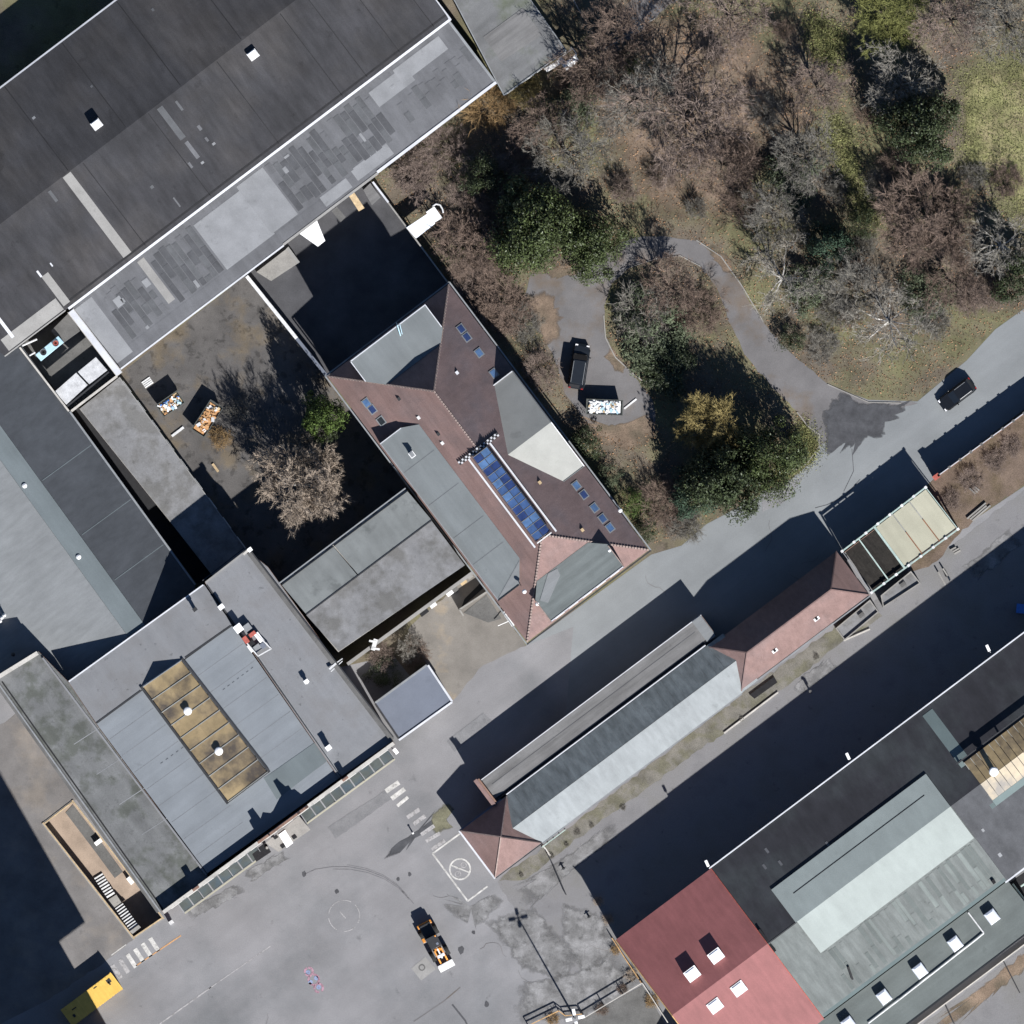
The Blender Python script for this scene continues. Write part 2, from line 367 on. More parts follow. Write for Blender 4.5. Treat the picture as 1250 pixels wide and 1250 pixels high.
M['wet_film'] = film(mat('wet_asphalt_film', (.055,.056,.061), .3, .8, .15, rough=.5, bump=.05), .8, .0, .4)
M['litter_film'] = film(mat('leaf_litter_film', (.165,.122,.09), .3, .4, .35, col2=(.11,.088,.064), c2=(.45,.6,.3), bump=.5), .6)
M['meadow_film'] = film(mat('meadow_film', (.18,.178,.08), .3, .3, .35, col2=(.21,.18,.105), c2=(.42,.62,.35), bump=.5), .4)
M['moss_film'] = film(mat('moss_film', (.13,.125,.085), .3, .6, .25, col2=(.11,.105,.075), c2=(.46,.6,.5), bump=.4), .6)
# ------------------------------------------------------------------ the setting: ground, road, yards
PIT = [(55,1006),(89,980),(197,1120),(163,1143)]
big = [(-9000,-9000),(10000,-9000),(10000,10000),(-9000,10000)]
def structure(o): o['kind'] = 'structure'; return o
ground = structure(sheet('ground', [big, PIT], 0, M['soil']))
YARD = [(-300,800),(40,800),(300,840),(480,800),(520,850),(590,800),(642,788),(795,677),(832,666),(862,640),(915,612),(965,585),(990,565),(1001,540),(987,520),
        (1010,470),(1060,488),(1120,490),(1180,440),(1215,402),(1250,377),(1640,85),(1640,220),(1250,500),(1143,582),(1129,594),
        (1169,648),(1300,560),(1640,300),(1640,1640),(-390,1640)]
yard = structure(sheet('yard_asphalt', [YARD, PIT], .006, M['asphalt']))
structure(sheet('road', [[(700,765),(642,788),(795,677),(832,666),(862,640),(915,612),(965,585),(990,565),(1001,540),(996,530),(1060,489),(1120,490),(1180,440),(1215,402),(1250,377),(1640,85),(1640,220),(1250,499),(1143,581),(1020,690),(880,790),(760,850),(690,880)]], .012, M['asphalt_road']))
structure(sheet('driveway', [rough([(1120,491),(1060,490),(1010,468),(963,430),(932,395),(905,350),(880,315),(850,295),(810,288),(770,290),(735,312),(690,330),(648,335),(640,360),(652,395),(672,425),(690,480),(720,520),(770,540),(800,520),(797,490),(775,460),(752,437),(739,410),(737,380),(745,347),(770,326),(800,316),(830,312),(855,325),(875,350),(893,398),(908,432),(940,470),(973,503),(986,521),(999,545)], 1.6)], .018, M['asphalt_drive']))
structure(sheet('side_path', [rough([(800,20),(835,-5),(870,-30),(840,-60),(760,10),(735,60),(745,75)], 2)], .018, M['asphalt_drive']))
structure(sheet('service_lane', [rough([(606,1075),(700,1010),(905,852),(1062,738),(1169,660),(1300,560),(1640,310),(1640,900),(1250,785),(868,1070),(752,1150),(690,1250),(670,1180)], 2.0)], .012, M['lane']))
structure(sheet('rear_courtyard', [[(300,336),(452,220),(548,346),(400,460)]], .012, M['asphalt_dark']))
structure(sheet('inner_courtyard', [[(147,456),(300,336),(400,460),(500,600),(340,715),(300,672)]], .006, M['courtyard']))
structure(sheet('side_yard', [rough([(497,768),(578,698),(642,788),(590,812),(553,856),(522,811)], 1.2)], .012, M['yard_sand']))
structure(sheet('old_pavement', [rough([(-300,850),(0,885),(25,868),(60,920),(96,975),(89,978),(53,1006),(163,1146),(120,1180),(60,1220),(-300,1400)], 1.5)], .012, M['old_paving']))
structure(soft_sheet('meadow', rough([(1165,85),(1215,70),(1300,60),(1300,330),(1255,275),(1200,225),(1165,200)], 6), .01, M['meadow_film']))
structure(soft_sheet('meadow_path', rough([(1015,130),(1040,170),(1050,220),(1075,260),(1050,275),(1030,230),(1012,180)], 6), .01, M['meadow_film']))
structure(soft_sheet('leafy_clearing', rough([(700,0),(900,0),(960,60),(1020,100),(1010,190),(930,220),(900,290),(860,290),(790,280),(740,200),(690,120)], 8), .005, M['litter_film']))
structure(sheet('rough_ground', [rough([(1130,596),(1143,583),(1250,501),(1400,390),(1400,440),(1250,590),(1170,650),(1140,690),(1110,700)], 3)], .016, M['litter']))
structure(soft_sheet('island_verge', rough([(985,505),(998,530),(996,556),(960,580),(940,590),(950,560)], 2), .012, M['meadow_film']))
structure(sheet('mossy_verge', [rough([(608,1074),(655,1040),(905,848),(1060,735),(1078,750),(1010,798),(915,872),(770,975),(690,1035),(640,1075)], 2.5)], .018, M['moss']))
structure(soft_sheet('wet_patch', rough([(1003,520),(1008,500),(1020,480),(1030,478),(1045,488),(1075,492),(1100,495),(1112,490),(1103,505),(1085,515),(1075,535),(1055,537),(1045,545),(1040,557),(1030,545),(1020,552),(1010,560),(1007,548)], 5.0, 5), .024, M['wet_film']))
structure(soft_sheet('wet_streak', rough([(467,1048),(480,1034),(497,1022),(518,1008),(535,985),(541,990),(525,1012),(500,1028),(493,1040),(478,1046)], 1.5), .018, M['wet_film']))

structure(sheet('rear_lane', [rough([(1060,1320),(1110,1262),(1250,1158),(1420,1030),(1420,1320)], 2)], .02, M['lane']))
structure(soft_sheet('rear_verge', rough([(1120,1262),(1250,1162),(1330,1100),(1345,1120),(1250,1185),(1150,1262)], 4), .026, M['litter_film']))
for i_, p_ in enumerate(([(636,358),(668,352),(690,385),(684,415),(666,424),(648,392)], [(690,500),(735,520),(800,505),(812,530),(775,556),(720,540)], [(738,420),(752,428),(768,448),(762,458),(745,446)], [(868,302),(890,312),(900,335),(886,338),(872,320)], [(660,330),(690,322),(720,322),(705,338),(670,342)])):
    o = soft_sheet('leaf_drift', rough(p_, 4, 5, i_), .03+.002*i_, M['litter_film']); tag(o, ('brown leaf drift on the driveway left of the dark van', 'brown leaf drift below the skip of white rubbish', 'leaf drift along the kerb of the driveway island', 'leaf drift on the outside of the driveway bend', 'leaf drift under the laurel thicket edge')[i_], 'leaves', kind='stuff')
structure(soft_sheet('street_corner_verge', rough([(523,1010),(530,990),(548,975),(556,985),(545,1000),(555,1010),(530,1024)], 2.5, 5), .02, M['moss_film']))

# sunken stair yard
pit_t = thing('sunken_stair_yard', 'sunken yard with sandy floor and two concrete stair flights beside the mottled roof', 'stairwell', 126, 1062, -3.4)
b = MB(); b.prism(PIT, -3.5, -3.4); b.build('floor', M['pit_sand'], pit_t)
for i in range(4):
    a, c = PIT[i], PIT[(i+1) % 4]; b = MB()
    cx = (a[0]+c[0])/2; cy = (a[1]+c[1])/2; dx, dy = cx-126, cy-1062; L = math.hypot(dx, dy)
    n = (dx/L*2.6, dy/L*2.6)
    e = (c[0]-a[0], c[1]-a[1]); eL = math.hypot(*e); nn = (-e[1]/eL*3, e[0]/eL*3)
    if nn[0]*dx+nn[1]*dy < 0: nn = (-nn[0], -nn[1])
    ex = (e[0]/eL*(3 if i % 2 else 0), e[1]/eL*(3 if i % 2 else 0))
    b.prism([(a[0]-ex[0], a[1]-ex[1]), (c[0]+ex[0], c[1]+ex[1]), (c[0]+ex[0]+nn[0], c[1]+ex[1]+nn[1]), (a[0]-ex[0]+nn[0], a[1]-ex[1]+nn[1])], -3.5, .12)
    b.build('retaining_wall', M['concrete'], pit_t)
    b = MB(); b.prism([(a[0]-ex[0]+nn[0]*.1, a[1]-ex[1]+nn[1]*.1), (c[0]+ex[0]+nn[0]*.1, c[1]+ex[1]+nn[1]*.1), (c[0]+ex[0]+nn[0]*.6, c[1]+ex[1]+nn[1]*.6), (a[0]-ex[0]+nn[0]*.6, a[1]-ex[1]+nn[1]*.6)], .12, .17)
    b.build('coping', M['wood'], pit_t)
def stair(p0, p1, w, n, z0, z1):
    dx, dy = (p1[0]-p0[0])/n, (p1[1]-p0[1])/n; L = math.hypot(dx, dy); nx, ny = -dy/L*w/2, dx/L*w/2
    for i in range(n):
        a = (p0[0]+dx*i, p0[1]+dy*i); c = (a[0]+dx*.62, a[1]+dy*.62); z = z0+(z1-z0)*(i+.5)/n
        b = MB(); b.prism([(a[0]+nx, a[1]+ny), (c[0]+nx, c[1]+ny), (c[0]-nx, c[1]-ny), (a[0]-nx, a[1]-ny)], z-.08, z)
        b.build('step', M['white_dirty'], pit_t)
stair((120,1069),(136,1095),12,8,-3.2,-1.9)
stair((145,1106),(164,1133),12,9,-1.8,-.15)
b = MB(); b.prism([(131,1099),(142,1092),(149,1103),(139,1110)], -1.95, -1.85); b.build('landing', M['concrete'], pit_t)
b = MB(); b.prism([(158,1137),(169,1129),(172,1132),(162,1140)], -.15, -.02); b.build('landing', M['concrete'], pit_t)
b = MB(); b.prism([(89,982),(112,1012),(134,1042),(150,1064),(140,1072),(118,1042),(80,992)], -3.4, -3.34); b.build('concrete_path', M['concrete_dark'], pit_t)

# painted markings (parts of the yard)
def stripe(px, m, z=.022): 
    b = MB(); b.solid([W(p[0], p[1], z) for p in px], .005); return b.build('painted_stripe', m, yard)
def bar_px(a, c, w):
    dx, dy = c[0]-a[0], c[1]-a[1]; L = math.hypot(dx, dy); n = (-dy/L*w/2, dx/L*w/2)
    return [(a[0]+n[0], a[1]+n[1]), (c[0]+n[0], c[1]+n[1]), (c[0]-n[0], c[1]-n[1]), (a[0]-n[0], a[1]-n[1])]
for (a, c, w) in (((471,966),(487,955),6),((478,975),(494,963),5.5),((485,984),(498,973),4)): stripe(bar_px(a, c, w), M['white_paint'])
for (a, c, w) in (((497,998),(512,988),5),((505,1006),(519,996),5),((514,1019),(530,1008),4.5),((520,1027),(537,1017),4.5),((527,1037),(543,1026),4.5)): stripe(bar_px(a, c, w), M['worn_paint'])
for k in range(6): a = (137+9.2*k, 1178-6.6*k); stripe(bar_px(a, (a[0]+10.5, a[1]+16), 5.2), M['worn_paint' if k < 2 else 'white_paint'], .028)
stripe(bar_px((166,1179),(221,1142),1.6), M['orange_paint'], .028); stripe(bar_px((136,1166),(154,1153),1.2), M['white_paint'], .028)
stripe(bar_px((195,1250),(258,1205),1.5), M['worn_paint'])
stripe(bar_px((255,1207),(330,1155),1.0), M['worn_paint'])
for (a, c) in (((528,1042),(571,1100)),((571,1100),(595,1082)),((528,1042),(561,1018))): stripe(bar_px(a, c, 2.0), M['white_paint'])
def ring(cx, cy, r, w, m, n=36, gaps=()):
    for k in range(1):
        b = MB()
        for i in range(n):
            if i in gaps: continue
            t0, t1 = 2*math.pi*i/n, 2*math.pi*(i+1)/n
            b.solid([W(cx+rr*math.cos(t), cy+rr*math.sin(t), .024) for (rr, t) in ((r-w/2,t0),(r+w/2,t0),(r+w/2,t1),(r-w/2,t1))], .005)
        b.build('painted_ring', m, yard)
ring(561.5, 1061, 12.5, 1.9, M['white_paint'])
stripe(bar_px((550,1056),(573,1065),1.6), M['white_paint'], .03)
ring(559,1067,3.4,1.0,M['worn_paint'],18); ring(566,1056,3.2,1.0,M['worn_paint'],18)
stripe(bar_px((559,1067),(563,1059),.9), M['worn_paint'], .026); stripe(bar_px((563,1059),(566,1056),.9), M['worn_paint'], .027); stripe(bar_px((556,1060),(563,1060),.9), M['worn_paint'], .0275)
ring(420,1118,19,.9,M['worn_paint'],40,(3,4,10,11,12,19,20,28,33,34))
stripe(bar_px((415,1113),(422,1121),1.2), M['worn_paint'])
for (cx, cy, r) in ((377,1186,6),(383,1196,8),(389,1206,6.5)): ring(cx, cy, r*.8, 2.6, M['pink_paint'], 22, (3,4,9,15))
for (cx, cy) in ((376,1187),(386,1194),(379,1199),(389,1205)): ring(cx, cy, 1.7, 2.2, M['blue_paint'], 12)
# skid marks
def trail(pts, w, m, name='skid_mark', z=.02):
    b = MB()
    for i in range(len(pts)-1): b.solid([W(p[0], p[1], z+.0007*(i % 2)) for p in bar_px(pts[i], pts[i+1], w)], .004)
    return b.build(name, m, yard)
arc = [(372,1067),(385,1061),(405,1058),(425,1058),(447,1062),(468,1070),(485,1081),(498,1095),(505,1103)]
trail(arc, .9, M['skid']); trail([(p[0]+1.5, p[1]+3) for p in arc[2:8]], .8, M['skid']); trail([(p[0]-1, p[1]-2.4) for p in arc[3:8]], .6, M['skid'])
for (x, y, r) in ((371,1067,3),(411,1088,2.6),(486,1073,2),(500,1067,2.2),(563,1160,4),(590,1105,4),(594,1226,3.5),(578,1138,2.2)):
    b = MB(); b.solid([W(x+r*random.uniform(.7,1.2)*math.cos(t*.6283), y+1.3*r*random.uniform(.7,1.2)*math.sin(t*.6283), .02) for t in range(10)], .004); b.build('oil_spot', M['asphalt_dark'], yard)
trail([(552,1226),(560,1236),(568,1246),(575,1262)], 2.2, M['asphalt_dark']); trail([(1050,585),(1032,605),(1010,616),(995,620)], .8, M['wet'], z=.026); trail([(1040,548),(1042,575),(1030,600)], .7, M['wet'], z=.026)
trail([(505,1247),(520,1237),(542,1222),(562,1205)], 1.4, M['asphalt_drive'])
# repairs, stains and cracks in the paving
M['patch_dark'] = mat('asphalt_repair', (.168,.168,.174), .15, .6, .15, stain=(.2,1,.6), bump=.1); M['patch_pale'] = mat('asphalt_repair_pale', (.225,.227,.23), .12, .6, .12, stain=(.2,1,.6), bump=.1)
M['stain_dark'] = mat('ground_stain', (.15,.148,.148), .3, .5, .2, col2=(.182,.18,.182), c2=(.45,.62,.5), stain=(.3,.9,.56), bump=.15)
film(M['stain_dark'], .5)
rk = random.Random(21)
for (p_, m_) in (([(636,1080),(700,1040),(745,1005),(752,1018),(690,1070),(650,1105)],'stain_dark'),([(600,1130),(650,1110),(700,1165),(690,1200),(640,1180)],'stain_dark'),([(690,1105),(735,1120),(750,1165),(715,1190),(690,1150)],'stain_dark'),([(548,1090),(575,1108),(600,1090),(612,1100),(580,1130),(545,1110)],'stain_dark'),([(640,1200),(700,1190),(745,1170),(780,1196),(716,1238),(640,1245)],'stain_dark'),([(545,905),(590,870),(600,880),(555,918)],'patch_dark'),([(300,1065),(345,1040),(350,1050),(306,1074)],'stain_dark'),([(230,1110),(290,1080),(296,1090),(238,1120)],'stain_dark'),([(930,600),(975,585),(985,575),(960,612),(930,625)],'patch_dark'),([(400,1010),(470,965),(478,975),(410,1024)],'patch_dark'),([(1180,690),(1230,650),(1245,665),(1195,705)],'stain_dark'),([(970,835),(1010,805),(1020,815),(980,845)],'stain_dark')):
    zz_ = .0275+.0004*rk.randint(0,9)
    if m_ == 'stain_dark': soft_sheet('paving_stain', rough([(sum(q[0] for q in p_)/len(p_)+(q[0]-sum(q[0] for q in p_)/len(p_))*1.25, sum(q[1] for q in p_)/len(p_)+(q[1]-sum(q[1] for q in p_)/len(p_))*1.25) for q in p_], 3, 5, rk.randint(0,99)), zz_, M['stain_dark'], yard)
    else: sheet('paving_repair', [rough(p_, .6, 5, rk.randint(0,99))], zz_, M[m_], yard)
for k in range(11):
    x, y = rk.choice(((rk.uniform(230,560), rk.uniform(1070,1245)), (rk.uniform(600,730), rk.uniform(1080,1230)), (rk.uniform(700,1000), rk.uniform(650,760)))); a = rk.uniform(0,6.28); pts = [(x,y)]
    for j in range(rk.randint(4,9)): a += rk.gauss(0,.4); pts.append((pts[-1][0]+5*math.cos(a), pts[-1][1]+5*math.sin(a)))
    trail(pts, .35, M['asphalt_drive'], 'crack', .033)
t = thing('manhole_slab', 'pale square concrete slab with round manhole cover in the yard asphalt', 'manhole', 517, 1182)
b = MB(); b.prism([(502,1182),(519,1168),(532,1183),(514,1197)], 0, .03); b.build('slab', M['flashing'], t)
b = MB(); b.lathe(W(515,1181,.03), [(.42,0),(.42,.012)], 20); cv = b.build('cover', M['concrete_dark'], t)
b = MB(); b.lathe(W(515,1181,.042), [(.26,0),(.26,.008)], 20); b.build('lid_disc', M['flashing'], t)
# kerbs of the driveway island
for nm, pts in (('kerb', [(737,385),(739,412),(751,436),(775,458),(795,473)]), ('kerb', [(770,326),(800,316),(830,312),(855,325)]), ('kerb', [(960,579),(985,566),(1000,545),(1000,530),(986,520),(973,503)]), ('kerb', [(1010,469),(1060,491),(1100,492)]), ('kerb',[(700,0),(735,62),(800,22)]), ('kerb',[(850,293),(880,313),(905,348),(932,393)])):
    b = MB()
    for i in range(len(pts)-1): b.prism(bar_px(pts[i], pts[i+1], 1.3+.02*i), 0, .10+.002*i)
    structure(b.build(nm, M['concrete']))

# ------------------------------------------------------------------ building helpers
_wm = {}
def windows(t, p0, p1, zs, n, w, hh, m='window_frame'):
    """row(s) of framed windows on the outer face of wall p0-p1"""
    key = (w, hh)
    if key not in _wm:
        f = MB()
        for (x, z, sx, sz) in ((0, hh/2, w, .09), (0, -hh/2, w, .09), (-w/2, 0, .09, hh), (w/2, 0, .09, hh), (0, 0, .06, hh-.09)): f.box((x, 0, z), sx, .10+(.01 if sx < .2 else 0), sz)
        g = MB(); g.box((0, 0, 0), w-.1, .05, hh-.1)
        _wm[key] = (f.mesh('window', M[m]), g.mesh('pane', M['window_glass']))
    a = Vector(W(*p0)); c = Vector(W(*p1)); d = c-a; ang = math.atan2(d.y, d.x)
    nrm = Vector((d.y, -d.x, 0)).normalized(); mid = (a+c)/2
    cen = Vector(t.get('_c', (0,0,0)))
    if nrm.dot(mid-cen) < 0: nrm = -nrm
    for z in zs:
        for i in range(n):
            p = a+d*((i+.5)/n)+nrm*.03
            f = link('window', _wm[key][0], t, (p.x-t.location.x, p.y-t.location.y, z-t.location.z), ang)
            link('pane', _wm[key][1], f)
def centre(poly): return (sum(p[0] for p in poly)/len(poly), sum(p[1] for p in poly)/len(poly))
def block(t, poly, h, roof, wall, par=None, z0=0, edges=None, roofname='roof', wallname='wall', rin=.3):
    """flat-roofed block: walls, roof slab, parapet pieces"""
    b = MB(); b.prism(poly, z0, h-.02); b.build(wallname, wall, t)
    b = MB(); b.prism(offset(poly, rin), h-.02, h+.02); r = b.build(roofname, roof, t)
    if par:
        w, ph, pm = par; ins = offset(poly, w)
        for i in (edges if edges is not None else range(len(poly))):
            j = (i+1) % len(poly)
            b = MB(); b.prism([poly[i], poly[j], ins[j], ins[i]], h-.019+.001*i, h+ph+.003*(i % 2)); b.build('parapet', pm, t)
    return r
def slab(t, name, pts, thick, m, parent=None):
    b = MB(); b.solid([W(*p) for p in pts], thick); return b.build(name, m, parent or t)
def strip(t, name, a, c, w, z0, z1, m, lift=.0):
    b = MB(); b.prism(bar_px(a, c, w), z0, z1); return b.build(name, m, t)
def rail(t, name, a, c, za, zc, w, h, m, parent=None):
    b = MB(); b.bar(W(a[0], a[1], za), W(c[0], c[1], zc), w*S, h, m=0); return b.build(name, m, parent or t)

# ------------------------------------------------------------------ 1. big hall, upper left
hall = thing('industrial_hall', 'huge dark bitumen-roofed hall with shallow ridge in the upper left', 'hall', 250, 190)
hall['_c'] = W(250, 160)
H0, HR = 6.0, 8.8
def hp(u, v, dz=0):
    """point on the hall roof; u along, v across, origin at map (0,0)"""
    z = HR-(abs(v-218)/132.)*(HR-H0)
    return (.797*u+.604*v, -.604*u+.797*v, z+dz)
b = MB(); b.prism([hp(-330,87)[:2], hp(423,87)[:2], hp(423,349)[:2], hp(-330,349)[:2]], 0, H0-.25); b.build('wall', M['render'], hall)
b = MB()
for u in (-330, 423): b.solid([W(*hp(u+s_*0, 87, -.3)) for s_ in (0,)]+[W(*hp(u, 349, -.3)), W(*hp(u, 218, -.3))], .2)
def roof_plane(nm, u0, u1, v0, v1, dz, th, m, parent=hall): 
    b = MB(); b.solid([W(*hp(u0,v0,dz)), W(*hp(u1,v0,dz)), W(*hp(u1,v1,dz)), W(*hp(u0,v1,dz))], th); return b.build(nm, m, parent)
rn = roof_plane('roof_slope', -330, 423, 86, 218, 0, .22, M['bitumen']); rs = roof_plane('roof_slope', -330, 423, 218, 350, 0, .22, M['bitumen'])
b = MB(); b.face([W(*hp(423,87,-.25)), W(*hp(423,349,-.25)), W(*hp(423,218,-.25))]); b.build('gable', M['render'], hall)
# felt laps, joints and pale flashing bands
for u in (-60, 28, 112, 205, 297, 385):
    roof_plane('felt_lap', u, u+1.2, 88, 216, .012, .012, M['bitumen_line']); 
for u in (-40, 60, 165, 262, 300, 350, 402):
    roof_plane('felt_lap', u, u+1.1, 220, 346, .012, .012, M['bitumen_line'])
roof_plane('repair_band', -70, -58, 219, 342, .03, .03, M['flashing'])
roof_plane('repair_band', 72, 80, 222, 270, .02, .02, M['felt_mid']); roof_plane('repair_band', 74, 79, 275, 300, .02, .02, M['felt'])
for (u, v, lu, lv, m) in ((95,228,3,14,'felt_mid'),(98,268,4,7,'felt'),(97,285,3,6,'felt'),(100,296,4,3,'felt_pale'),(75,306,4,3,'felt_pale'),(62,297,3,8,'felt'),(-95,222,4,16,'felt_mid'),(22,320,2,14,'felt'),(8,292,4,4,'felt_mid'),(140,120,3,4,'felt_mid'),(-56,138,4,3,'felt_pale'),(24,150,3,3,'felt_mid')):
    roof_plane('felt_patch', u, u+lu, v, v+lv, .02, .02, M[m])
roof_plane('gutter_edge', -330, 423.6, 84.4, 86.4, .06, .3, M['zinc_white'])
roof_plane('gutter_edge', -161, 424, 349.4, 352.4, .05, .32, M['zinc_white'])
roof_plane('gutter_edge', -330, -165, 349.4, 351, .05, .32, M['flashing'])
roof_plane('eave_shadow_gap', -165, 423, 342, 344.5, .012, .012, M['bitumen_line'])
roof_plane('verge', 422.5, 425, 86, 352, .10, .3, M['zinc_white'])
# left bay with pale joints
roof_plane('expansion_joint', -146, -144.2, 180, 298, .07, .07, M['zinc_white']); roof_plane('expansion_joint', -165, -162.5, 200, 300, .07, .07, M['zinc_white'])
roof_plane('flashing_band', -164, -154, 300, 345, .03, .03, M['flashing']); roof_plane('flashing_band', -250, -166, 331, 348, .032, .03, M['flashing'])
roof_plane('verge_trim', -238, -234, 290, 338, .08, .08, M['zinc_white'])
for (px, py) in ((118,152),(309,67)):
    u = .797*px-.604*py; v = .604*px+.797*py; z = hp(u, v)[2]
    t = thing('roof_dome', 'small square white roof light on the %s of the huge dark hall' % ('darker northern slope' if px < 200 else 'brownish southern slope'), 'roof light', px, py, z-.05, 'white roof lights of the dark hall')
    b = MB(); b.box(W(px, py, z+.35), 1.25, 1.1, .9, UA); b.build('kerb', M['white_dirty'], t)
    b = MB(); b.box(W(px, py, z+.85), 1.1, .95, .16, UA); b.build('dome', M['white'], t, bevel=.06)

# lower aisle roof with patchwork of felt sheets
aisle = thing('hall_aisle', 'lower lean-to roof of patched grey felt sheets along the hall', 'lean-to roof', 330, 290)
aisle['_c'] = W(320, 280)
def ap(u, v, dz=0): return (.797*u+.604*v, -.604*u+.797*v, 5.0-.8*(v-351)/97.+dz)
def apl(nm, u0, u1, v0, v1, dz, th, m, parent=aisle):
    b = MB(); b.solid([W(*ap(u0,v0,dz)), W(*ap(u1,v0,dz)), W(*ap(u1,v1,dz)), W(*ap(u0,v1,dz))], th); return b.build(nm, m, parent)
b = MB(); b.prism([ap(-157,353)[:2], ap(421,353)[:2], ap(421,445)[:2], ap(-157,445)[:2]], 0, 3.9); b.build('wall', M['render'], aisle)
ar = apl('roof', -158, 422, 352.6, 447, 0, .25, M['felt'])
apl('edge_trim', -158, 95, 447, 449, .05, .3, M['zinc_white']); apl('edge_trim', 95, 240, 445.5, 448.5, .08, .3, M['flashing']); apl('edge_trim', 240, 422, 444, 447.6, .12, .3, M['zinc_white'])
apl('end_trim', 419.5, 422.5, 352, 444, .06, .3, M['metal_grey'])
apl('roof_band', -156, -130, 356, 440, .02, .02, M['felt_pale']); apl('roof_band', -60, -50, 356, 420, .03, .03, M['flashing'])
apl('roof_band', 22, 95, 362, 430, .02, .02, M['felt_pale']); apl('roof_band', 92, 132, 356, 428, .024, .02, M['felt_pale'])
apl('roof_band', -140, 230, 430, 443, .016, .016, M['felt']); apl('roof_band', 290, 345, 362, 384, .024, .02, M['felt_pale'])
apl('roof_band', 330, 400, 358, 378, .028, .02, M['felt_pale']); apl('roof_band', 215, 270, 424, 440, .026, .02, M['felt_pale']); apl('roof_band', 165, 205, 428, 442, .026, .02, M['felt_pale'])
rng_ = random.Random(3); cnt = 0
for (u0, u1, v0, v1) in ((-122,-63,362,428),(-48,20,358,428),(134,288,356,426),(300,415,386,426)):
    u = u0
    while u < u1-4:
        w = rng_.uniform(7.5, 9.5); v = v0+rng_.uniform(0, 10)
        while v < v1-6:
            l = rng_.choice((10,14,18,24,30)); l = min(l, v1-v)
            if rng_.random() < .86 and l > 5:
                apl('felt_sheet', u+.45, u+w-.45, v+.4, v+l-.4, .035, .02, M[rng_.choice(('felt_dark','felt_dark','felt_mid','felt_mid','felt'))] if u < 295 else M[rng_.choice(('felt','felt_mid','felt'))]); cnt += 1
            v += l
        u += w
for (u, v, lu, lv) in ((-112,375,10,12),(-104,380,4,6),(-70,378,8,10),(-20,416,4,10),(-100,425,4,4),(150,372,5,8),(160,362,7,3),(250,395,3,12),(315,372,6,4)):
    apl('pale_patch', u, u+lu, v, v+lv, .05, .03, M['felt_pale'])
windows(aisle, ap(-157,445)[:2], ap(421,445)[:2], (2.2,), 16, 2.0, 1.6)

# low flat building, top centre
low = thing('low_flat_building', 'low grey flat-roofed building at the top beside the hall gable', 'building', 620, 60); low['_c'] = W(620, 50)
poly = [(530,-40),(556,4),(608,104),(615,117),(692,62),(640,-12),(610,-50)]
block(low, poly, 3.6, M['low_roof'], M['render'], (1.2,.12,M['metal_grey']))
slab(low, 'repaired_panel', [(590,45,3.66),(638,10,3.66),(662,42,3.66),(612,75,3.66)], .03, M['old_felt'])
windows(low, (615,117),(692,62),(1.8,),4,1.8,1.4)
t = thing('wall_platform', 'white railed service platform on the corner of the low flat building', 'platform', 690, 70, 2.6)
b = MB(); b.prism([(686,80),(703,66),(707,74),(692,86)], 3.1, 3.25); b.build('deck', M['white'], t)
b = MB(); b.prism([(664,84),(686,70),(690,75),(668,88)], 3.1, 3.2); b.build('gangway', M['white_dirty'], t)
b = MB()
for p in ((686,78),(697,58),(703,66),(682,74)): b.bar(W(p[0],p[1],0), W(p[0],p[1],4.2), .1)
b.build('posts', M['white_dirty'], t)
b = MB(); b.bar(W(681,73,4.2), W(699,59,4.2), .12); b.bar(W(699,59,4.2), W(704,66,4.2), .1); b.bar(W(686,79,4.2), W(704,66,4.2), .08); b.build('handrail', M['white_dirty'], t)

# ------------------------------------------------------------------ 2. light well with cooler, left
well = thing('light_well', 'narrow light well with white walls between the hall and the left roofs', 'light well', 85, 440, 0)
strip(well, 'wall', (86,379), (146,457), 9, 0, 5.15, M['wall_pale']); strip(well, 'coping', (86.5,379.5), (145.5,456.5), 7.4, 5.15, 5.22, M['zinc_white'])
strip(well, 'wall', (87,502), (143,459), 3, 0, 4.5, M['wall_pale'])
strip(well, 'wall', (24,424), (84,502), 2.2, 0, 5.12, M['wall_pale'])
b = MB(); b.prism([(26,421),(84,380),(140,458),(86,500)], .02, .5); b.build('floor', M['concrete_dark'], well)
b = MB(); b.prism([(62,404),(84,382),(98,404),(76,420)], 0, 3.2); b.build('ledge', M['concrete_dark'], well)
slab(well, 'lean_to_panel', [(67,478,4.5),(93,455,4.5),(107,470,4.9),(81,494,4.9)], .12, M['white_dirty']); slab(well, 'lean_to_panel', [(95,454,4.5),(117,436,4.5),(131,452,4.9),(109,469,4.9)], .12, M['white_dirty'])
strip(well, 'gutter', (82,496), (133,454), 2, 4.9, 5.0, M['metal_dark'])
cool = thing('air_cooler', 'pale blue air cooler with two fans in the light well', 'air cooler', 60, 422, 3.2)
b = MB(); b.prism([(43,433),(71,410),(78,418),(50,441)], 3.0, 4.2); b.build('casing', M['blue_pale'], cool, bevel=.05)
for (x, y) in ((53,430),(68,419)):
    b = MB(); b.lathe(W(x,y,4.2), [(.42,0),(.42,.22),(.36,.22),(.36,.05)], 16); f = b.build('fan_shroud', M['metal_grey'], cool)
    b = MB()
    for k in range(4): b.box(W(x,y,4.32), .68, .16, .03, k*math.pi/4+.2)
    b.build('fan_blades', M['red_obj'] if x > 60 else M['metal_dark'], cool)
b = MB(); b.prism([(45,434),(71,412),(72.5,413.5),(46.5,435.5)], 0, 3.0); b.prism([(48,438),(74,416),(75.5,417.5),(49.5,439.5)], 0, 3.0); b.build('stand', M['metal_grey'], cool)
